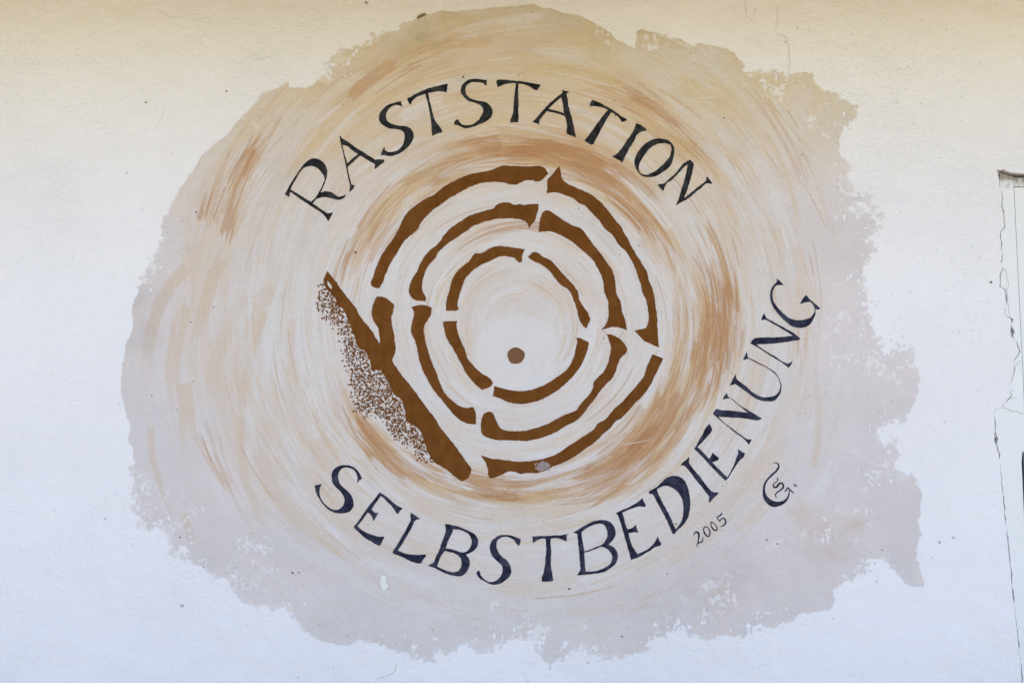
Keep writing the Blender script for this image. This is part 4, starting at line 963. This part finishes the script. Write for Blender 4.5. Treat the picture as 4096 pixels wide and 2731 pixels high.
# chalky scuff rubbed over the lower ring arc
sx_, sy_ = np.meshgrid(np.arange(2125, 2220, 1.6), np.arange(1825, 1900, 1.6))
sf = 1 - ((sx_ - 2172) / 30) ** 2 - ((sy_ - 1864) / 19) ** 2 + 2.2 * (fbm(sx_ / 9, sy_ / 9, 66, 4, .65) - .5)
v_, f_, _ = march(sf, sx_, sy_, -0.0024)
o = link_mesh('scuff', v_, f_, M_SCUFF, mural); o['label'] = 'pale chalky scuff on the lower brown ring arc'
# thick drip of white paint under the L
paint_shape('paint_blob', [smooth_loop(W4('(900,1392)(925,1400)(938,1395)(945,1420)(940,1470)(962,1500)(960,1540)(935,1555)(915,1580)(898,1555)(882,1510)(872,1460)(878,1420)'), 3, .8, 60, 5)], -.0022, M_WHITE, mural, 'thick white paint drip under the L')
ribbon_shape('scratch', [W6.three([(120, 405, 2), (220, 390, 5), (340, 370, 5), (430, 350, 4), (485, 338, 2)])], -.0013, M_WHITE, mural)
ribbon_shape('scratch', [B.three([(1090, 590, 1.5), (1160, 578, 3), (1240, 574, 3), (1310, 552, 1.5)])], -.0013, M_WHITE, mural)
ribbon_shape('scratch', [Ff.three([(230, 240, 2), (300, 285, 9), (400, 345, 6), (470, 390, 7), (560, 465, 5), (610, 500, 2)])], -.0013, flat_mat('pale_scratch', (.66, .62, .57), (.60, .55, .50), 40), mural)
M_PENCIL = flat_mat('pencil_grey', (.25, .25, .28), (.45, .43, .43), 200)
for pts in (X4.three([(1262, 140, 2), (1290, 155, 6), (1308, 178, 2)]), X4.three([(1425, 215, 2), (1440, 180, 7), (1460, 155, 2)]), W2.three([(1780, 925, 2), (1830, 945, 7), (1880, 970, 2)]),
            W6.three([(1565, 820, 1), (1590, 745, 3), (1622, 675, 1)]), W4.three([(690, 270, 1), (780, 350, 3), (860, 420, 1)])):
    ribbon_shape('pencil_mark', [pts], -.0013, M_PENCIL, mural)

# ------------------------------------------------------------------ specks of dirt, fly spots and chips
def specks(name, pts, mat, y, parent, label):
    vv, ff = [], []
    for (x, y_, r) in pts:
        b = len(vv); n = 7
        st = random.uniform(.6, 1.5); a0 = random.random() * 3
        for k in range(n):
            a = k / n * 2 * math.pi
            q = r * random.uniform(.7, 1.25)
            px = q * math.cos(a) * st; py = q * math.sin(a) / st
            wx, wz = PW(x + px * math.cos(a0) - py * math.sin(a0), y_ + px * math.sin(a0) + py * math.cos(a0))
            vv.append((wx, y, wz))
        ff.append(tuple(range(b + n - 1, b - 1, -1)))
    o = link_mesh(name, vv, ff, mat, parent)
    o.data.update()
    if o.data.polygons[0].normal.y > 0: o.data.flip_normals()
    o['kind'] = 'stuff'; o['label'] = label
    return o
marks = [(*W2('(246,132)')[0], 4.2), (*W2('(1040,74)')[0], 2.2), (*W2('(993,106)')[0], 2.0), (*W2('(2280,448)')[0], 2.6), (*W2('(2290,648)')[0], 3), (*W6('(765,1320)')[0], 3.4), (*W6('(1008,1193)')[0], 1.6), (*W6('(1305,877)')[0], 2.0),
         (*W5('(1205,518)')[0], 2.6), (*W5('(1225,1157)')[0], 4.0), (*W5('(920,360)')[0], 1.6), (*W5('(710,265)')[0], 1.5), (*W5('(1545,17)')[0], 1.6), (*X4('(1280,213)')[0], 2.6), (*X4('(163,807)')[0], 1.4), (*X2('(1190,707)')[0], 2.6), (*X2('(1190,600)')[0], 2.0), (*X2('(595,865)')[0], 2), (*X2('(1030,780)')[0], 2.2), (*X2('(690,400)')[0], 2.4),
         (*X1('(376,1245)')[0], 1.7), (*X1('(388,1400)')[0], 1.9), (*X1('(750,1368)')[0], 1.8), (*X1('(325,1210)')[0], 1.2), (*Cc('(2004,118)')[0], 4.6), (*Cc('(715,663)')[0], 3.2), (*Cc('(563,357)')[0], 1.8), (*Cc('(1231,582)')[0], 1.8), (*Cc('(892,547)')[0], 2.6), (*Cc('(733,1128)')[0], 2.2), (*Cc('(408,1238)')[0], 2.8), (*Cc('(600,1350)')[0], 1.8), (*Cc('(856,268)')[0], 1.8),
         (*A('(271,603)')[0], 4), (*A('(158,1017)')[0], 3), (*A('(567,1247)')[0], 3.4), (*A('(745,538)')[0], 3.5), (*A('(1046,926)')[0], 2), (*A('(2135,456)')[0], 3), (*A('(1905,657)')[0], 1.8), (*A('(480,1298)')[0], 1.6), (*A('(517,1460)')[0], 1.6),
         (*B('(1500,61)')[0], 2.6), (*B('(1675,250)')[0], 2.4), (*B('(1748,167)')[0], 2.4), (*B('(1317,695)')[0], 3), (*B('(1772,912)')[0], 2.4), (*B('(1576,1131)')[0], 1.6), (*B('(1660,1213)')[0], 1.4), (*B('(1709,1217)')[0], 1.4), (*B('(2118,1163)')[0], 2.2), (*B('(2050,1193)')[0], 1.2), (*B('(185,73)')[0], 2),
         (*Dd('(470,710)')[0], 3.2), (*Dd('(1131,918)')[0], 4), (*Dd('(1172,918)')[0], 3), (*Dd('(629,145)')[0], 1.6), (*Dd('(277,208)')[0], 1.6), (*Dd('(2275,1160)')[0], 1.6), (*Dd('(1955,1253)')[0], 2), (*Dd('(1454,1288)')[0], 2.2), (*Dd('(1290,1225)')[0], 1.4),
         (*E('(717,1293)')[0], 3.2), (*E('(407,1014)')[0], 3.2), (*E('(983,926)')[0], 2.6), (*E('(1126,880)')[0], 1.8), (*E('(1218,1136)')[0], 2.4), (*E('(1568,727)')[0], 3.4), (*E('(1630,748)')[0], 3.6), (*E('(1538,925)')[0], 1.3), (*E('(1432,968)')[0], 1.4), (*E('(1642,598)')[0], 1.3), (*E('(518,1447)')[0], 2.6), (*E('(2245,785)')[0], 2.6),
         (*Ff('(1312,1290)')[0], 2), (*Ff('(1203,1370)')[0], 1.8), (*Ff('(660,1243)')[0], 1.8), (*Ff('(1725,1452)')[0], 2), (*Ff('(2090,352)')[0], 4.5), (*Ff('(635,1382)')[0], 1.7), (*Ff('(938,988)')[0], 1.5)]
specks('fly_spots', marks, M_SPECK, -.0021, wall, 'tiny brown fly spots dotted over wall and mural')
tl = [(*Dd('(30,602)')[0], 5), (*Dd('(483,1112)')[0], 7), (*Dd('(610,887)')[0], 4), (*Dd('(803,887)')[0], 4), (*Dd('(192,757)')[0], 3), (*Dd('(870,1235)')[0], 3), (*Dd('(1010,1165)')[0], 2.5), (*Dd('(1372,1473)')[0], 3.4), (*Dd('(1303,1450)')[0], 2.2), (*Dd('(97,455)')[0], 2.6), (*Dd('(1165,1535)')[0], 4),
      (*E('(1957,1188)')[0], 3.2), (*E('(2215,968)')[0], 3), (*E('(2177,910)')[0], 2.6), (*E('(2280,815)')[0], 3), (*E('(2250,785)')[0], 2.4), (*E('(1638,1273)')[0], 2.4), (*E('(1545,1455)')[0], 2.4), (*E('(1677,1407)')[0], 2.2), (*E('(1818,1335)')[0], 2),
      (*G('(1250,1048)')[0], 6), (*G('(1180,1185)')[0], 3.6), (*G('(1060,1235)')[0], 4), (*G('(690,1395)')[0], 3.4), (*G('(665,1235)')[0], 3.4), (*G('(790,1180)')[0], 3), (*G('(630,1307)')[0], 2.6), (*G('(635,1140)')[0], 3), (*Ff('(1395,780)')[0], 3.4), (*Ff('(1318,447)')[0], 2.6), (*Ff('(1293,750)')[0], 2.2), (*Ff('(1428,665)')[0], 2), (*Ff('(1448,590)')[0], 2), (*H4('(45,1215)')[0], 6)]
specks('paint_flecks', [(a, b, c * .8) for a, b, c in tl], M_TEAL, -.0021, wall, 'small teal chips where an older coat shows through')
dust = []
for k in range(260):
    x, y = random.uniform(0, 4000), random.uniform(0, 2731)
    if fbm(np.array([x / 300.]), np.array([y / 300.]), 12, 2)[0] < .42 and random.random() < .6: continue
    dust.append((x, y, random.choice([1.0, 1.2, 1.5, 1.9, 2.4])))
for k in range(170):     # the dusty rough zone on the upper right
    x = random.gauss(3480, 260); y = random.gauss(330, 200)
    if x < 4090: dust.append((x, y, random.choice([1.2, 1.6, 2.2])))
for k in range(60):
    x = random.gauss(3890, 70); y = random.gauss(1200, 110)
    dust.append((min(x, 3985), y, random.choice([1.2, 1.6, 2.2])))
dust = [d for d in dust if -60 < d[1] < 2790]
specks('dust_pits', dust, M_GREY, -.0012, wall, 'fine grey dust pits scattered over the white wall')

# ------------------------------------------------------------------ a dry cocoon stuck above the mural
M_TWIG = flat_mat('dry_cocoon', (.11, .075, .022), (.24, .17, .06), 300, .9)
def cocoon(name, p0, p1, r, label):
    a, b = PW(*p0), PW(*p1)
    A3 = Vector((a[0], -.004, a[1])); B3 = Vector((b[0], -.005, b[1]))
    d = (B3 - A3); n = 7; ring = 8
    u = d.normalized().cross(Vector((0, 1, 0))).normalized(); w = d.normalized().cross(u)
    vv, ff = [], []
    for i in range(n + 1):
        t = i / n
        rad = r * (.35 + .65 * math.sin(math.pi * (.12 + .76 * t))) * random.uniform(.85, 1.12)
        c = A3 + d * t + Vector((0, 0, .0012 * math.sin(5 * t)))
        for k in range(ring):
            q = k / ring * 2 * math.pi
            vv.append(tuple(c + u * rad * math.cos(q) + w * rad * math.sin(q)))
    for i in range(n):
        for k in range(ring):
            ff.append((i * ring + k, i * ring + (k + 1) % ring, (i + 1) * ring + (k + 1) % ring, (i + 1) * ring + k))
    ff.append(tuple(range(ring - 1, -1, -1))); ff.append(tuple(n * ring + k for k in range(ring)))
    o = link_mesh(name, vv, ff, M_TWIG, None)
    tag(o, label, 'cocoon')
    return o
cocoon('dry_cocoon', A('(1864,112)')[0], A('(1914,84)')[0], .0042, 'small olive brown cocoon stuck on the mural\'s top left edge')
cocoon('dry_cocoon', A('(1556,16)')[0], A('(1574,24)')[0], .0022, 'tiny pale cocoon on the white wall at the very top')

# ------------------------------------------------------------------ the eave just above the picture, whose boards tint the top of the wall
M_WOOD = Mat('mustard_board_paint', .6, .3)
wv = M_WOOD.noise(30, 4, .6, M_WOOD.scaled((.06, 1, 1)))
M_WOOD.color(M_WOOD.mix(wv, (.375, .385, .046), (.45, .455, .078)))
M_WOOD.normal(M_WOOD.bump(wv, .001))
M_WOOD = M_WOOD.m
EZ, ED = 3.03, 0.90
eave = empty('roof_eave', (0, 0, EZ))
tag(eave, 'wooden roof eave of mustard painted boards above the mural', 'roof')
nb = 7
first = None
for k in range(nb):
    y1 = -.004 - k * ED / nb
    y0 = y1 - ED / nb + .006
    if first is None:
        bx, bf = box_data(-6, 6, y0, y1, EZ, EZ + .022)
        first = link_mesh('board', bx, bf, M_WOOD, eave)
        loc0 = Vector(first.location)
    else:
        o = first.copy(); col.objects.link(o); o.parent = eave
        o.location = loc0 + Vector((0, -k * ED / nb, 0))
M_TILE = flat_mat('dark_roof_sheet', (.10, .06, .045), (.16, .10, .07), 10, .9)
bx, bf = box_data(-6.2, 6.2, -ED - .05, TH + .3, 3.31, 3.36)
link_mesh('roof_deck', bx, bf, M_TILE, eave)
bx, bf = box_data(-6.2, 6.2, -ED - .045, -ED - .012, EZ - .02, 3.305)
link_mesh('fascia_board', bx, bf, M_WOOD, eave)
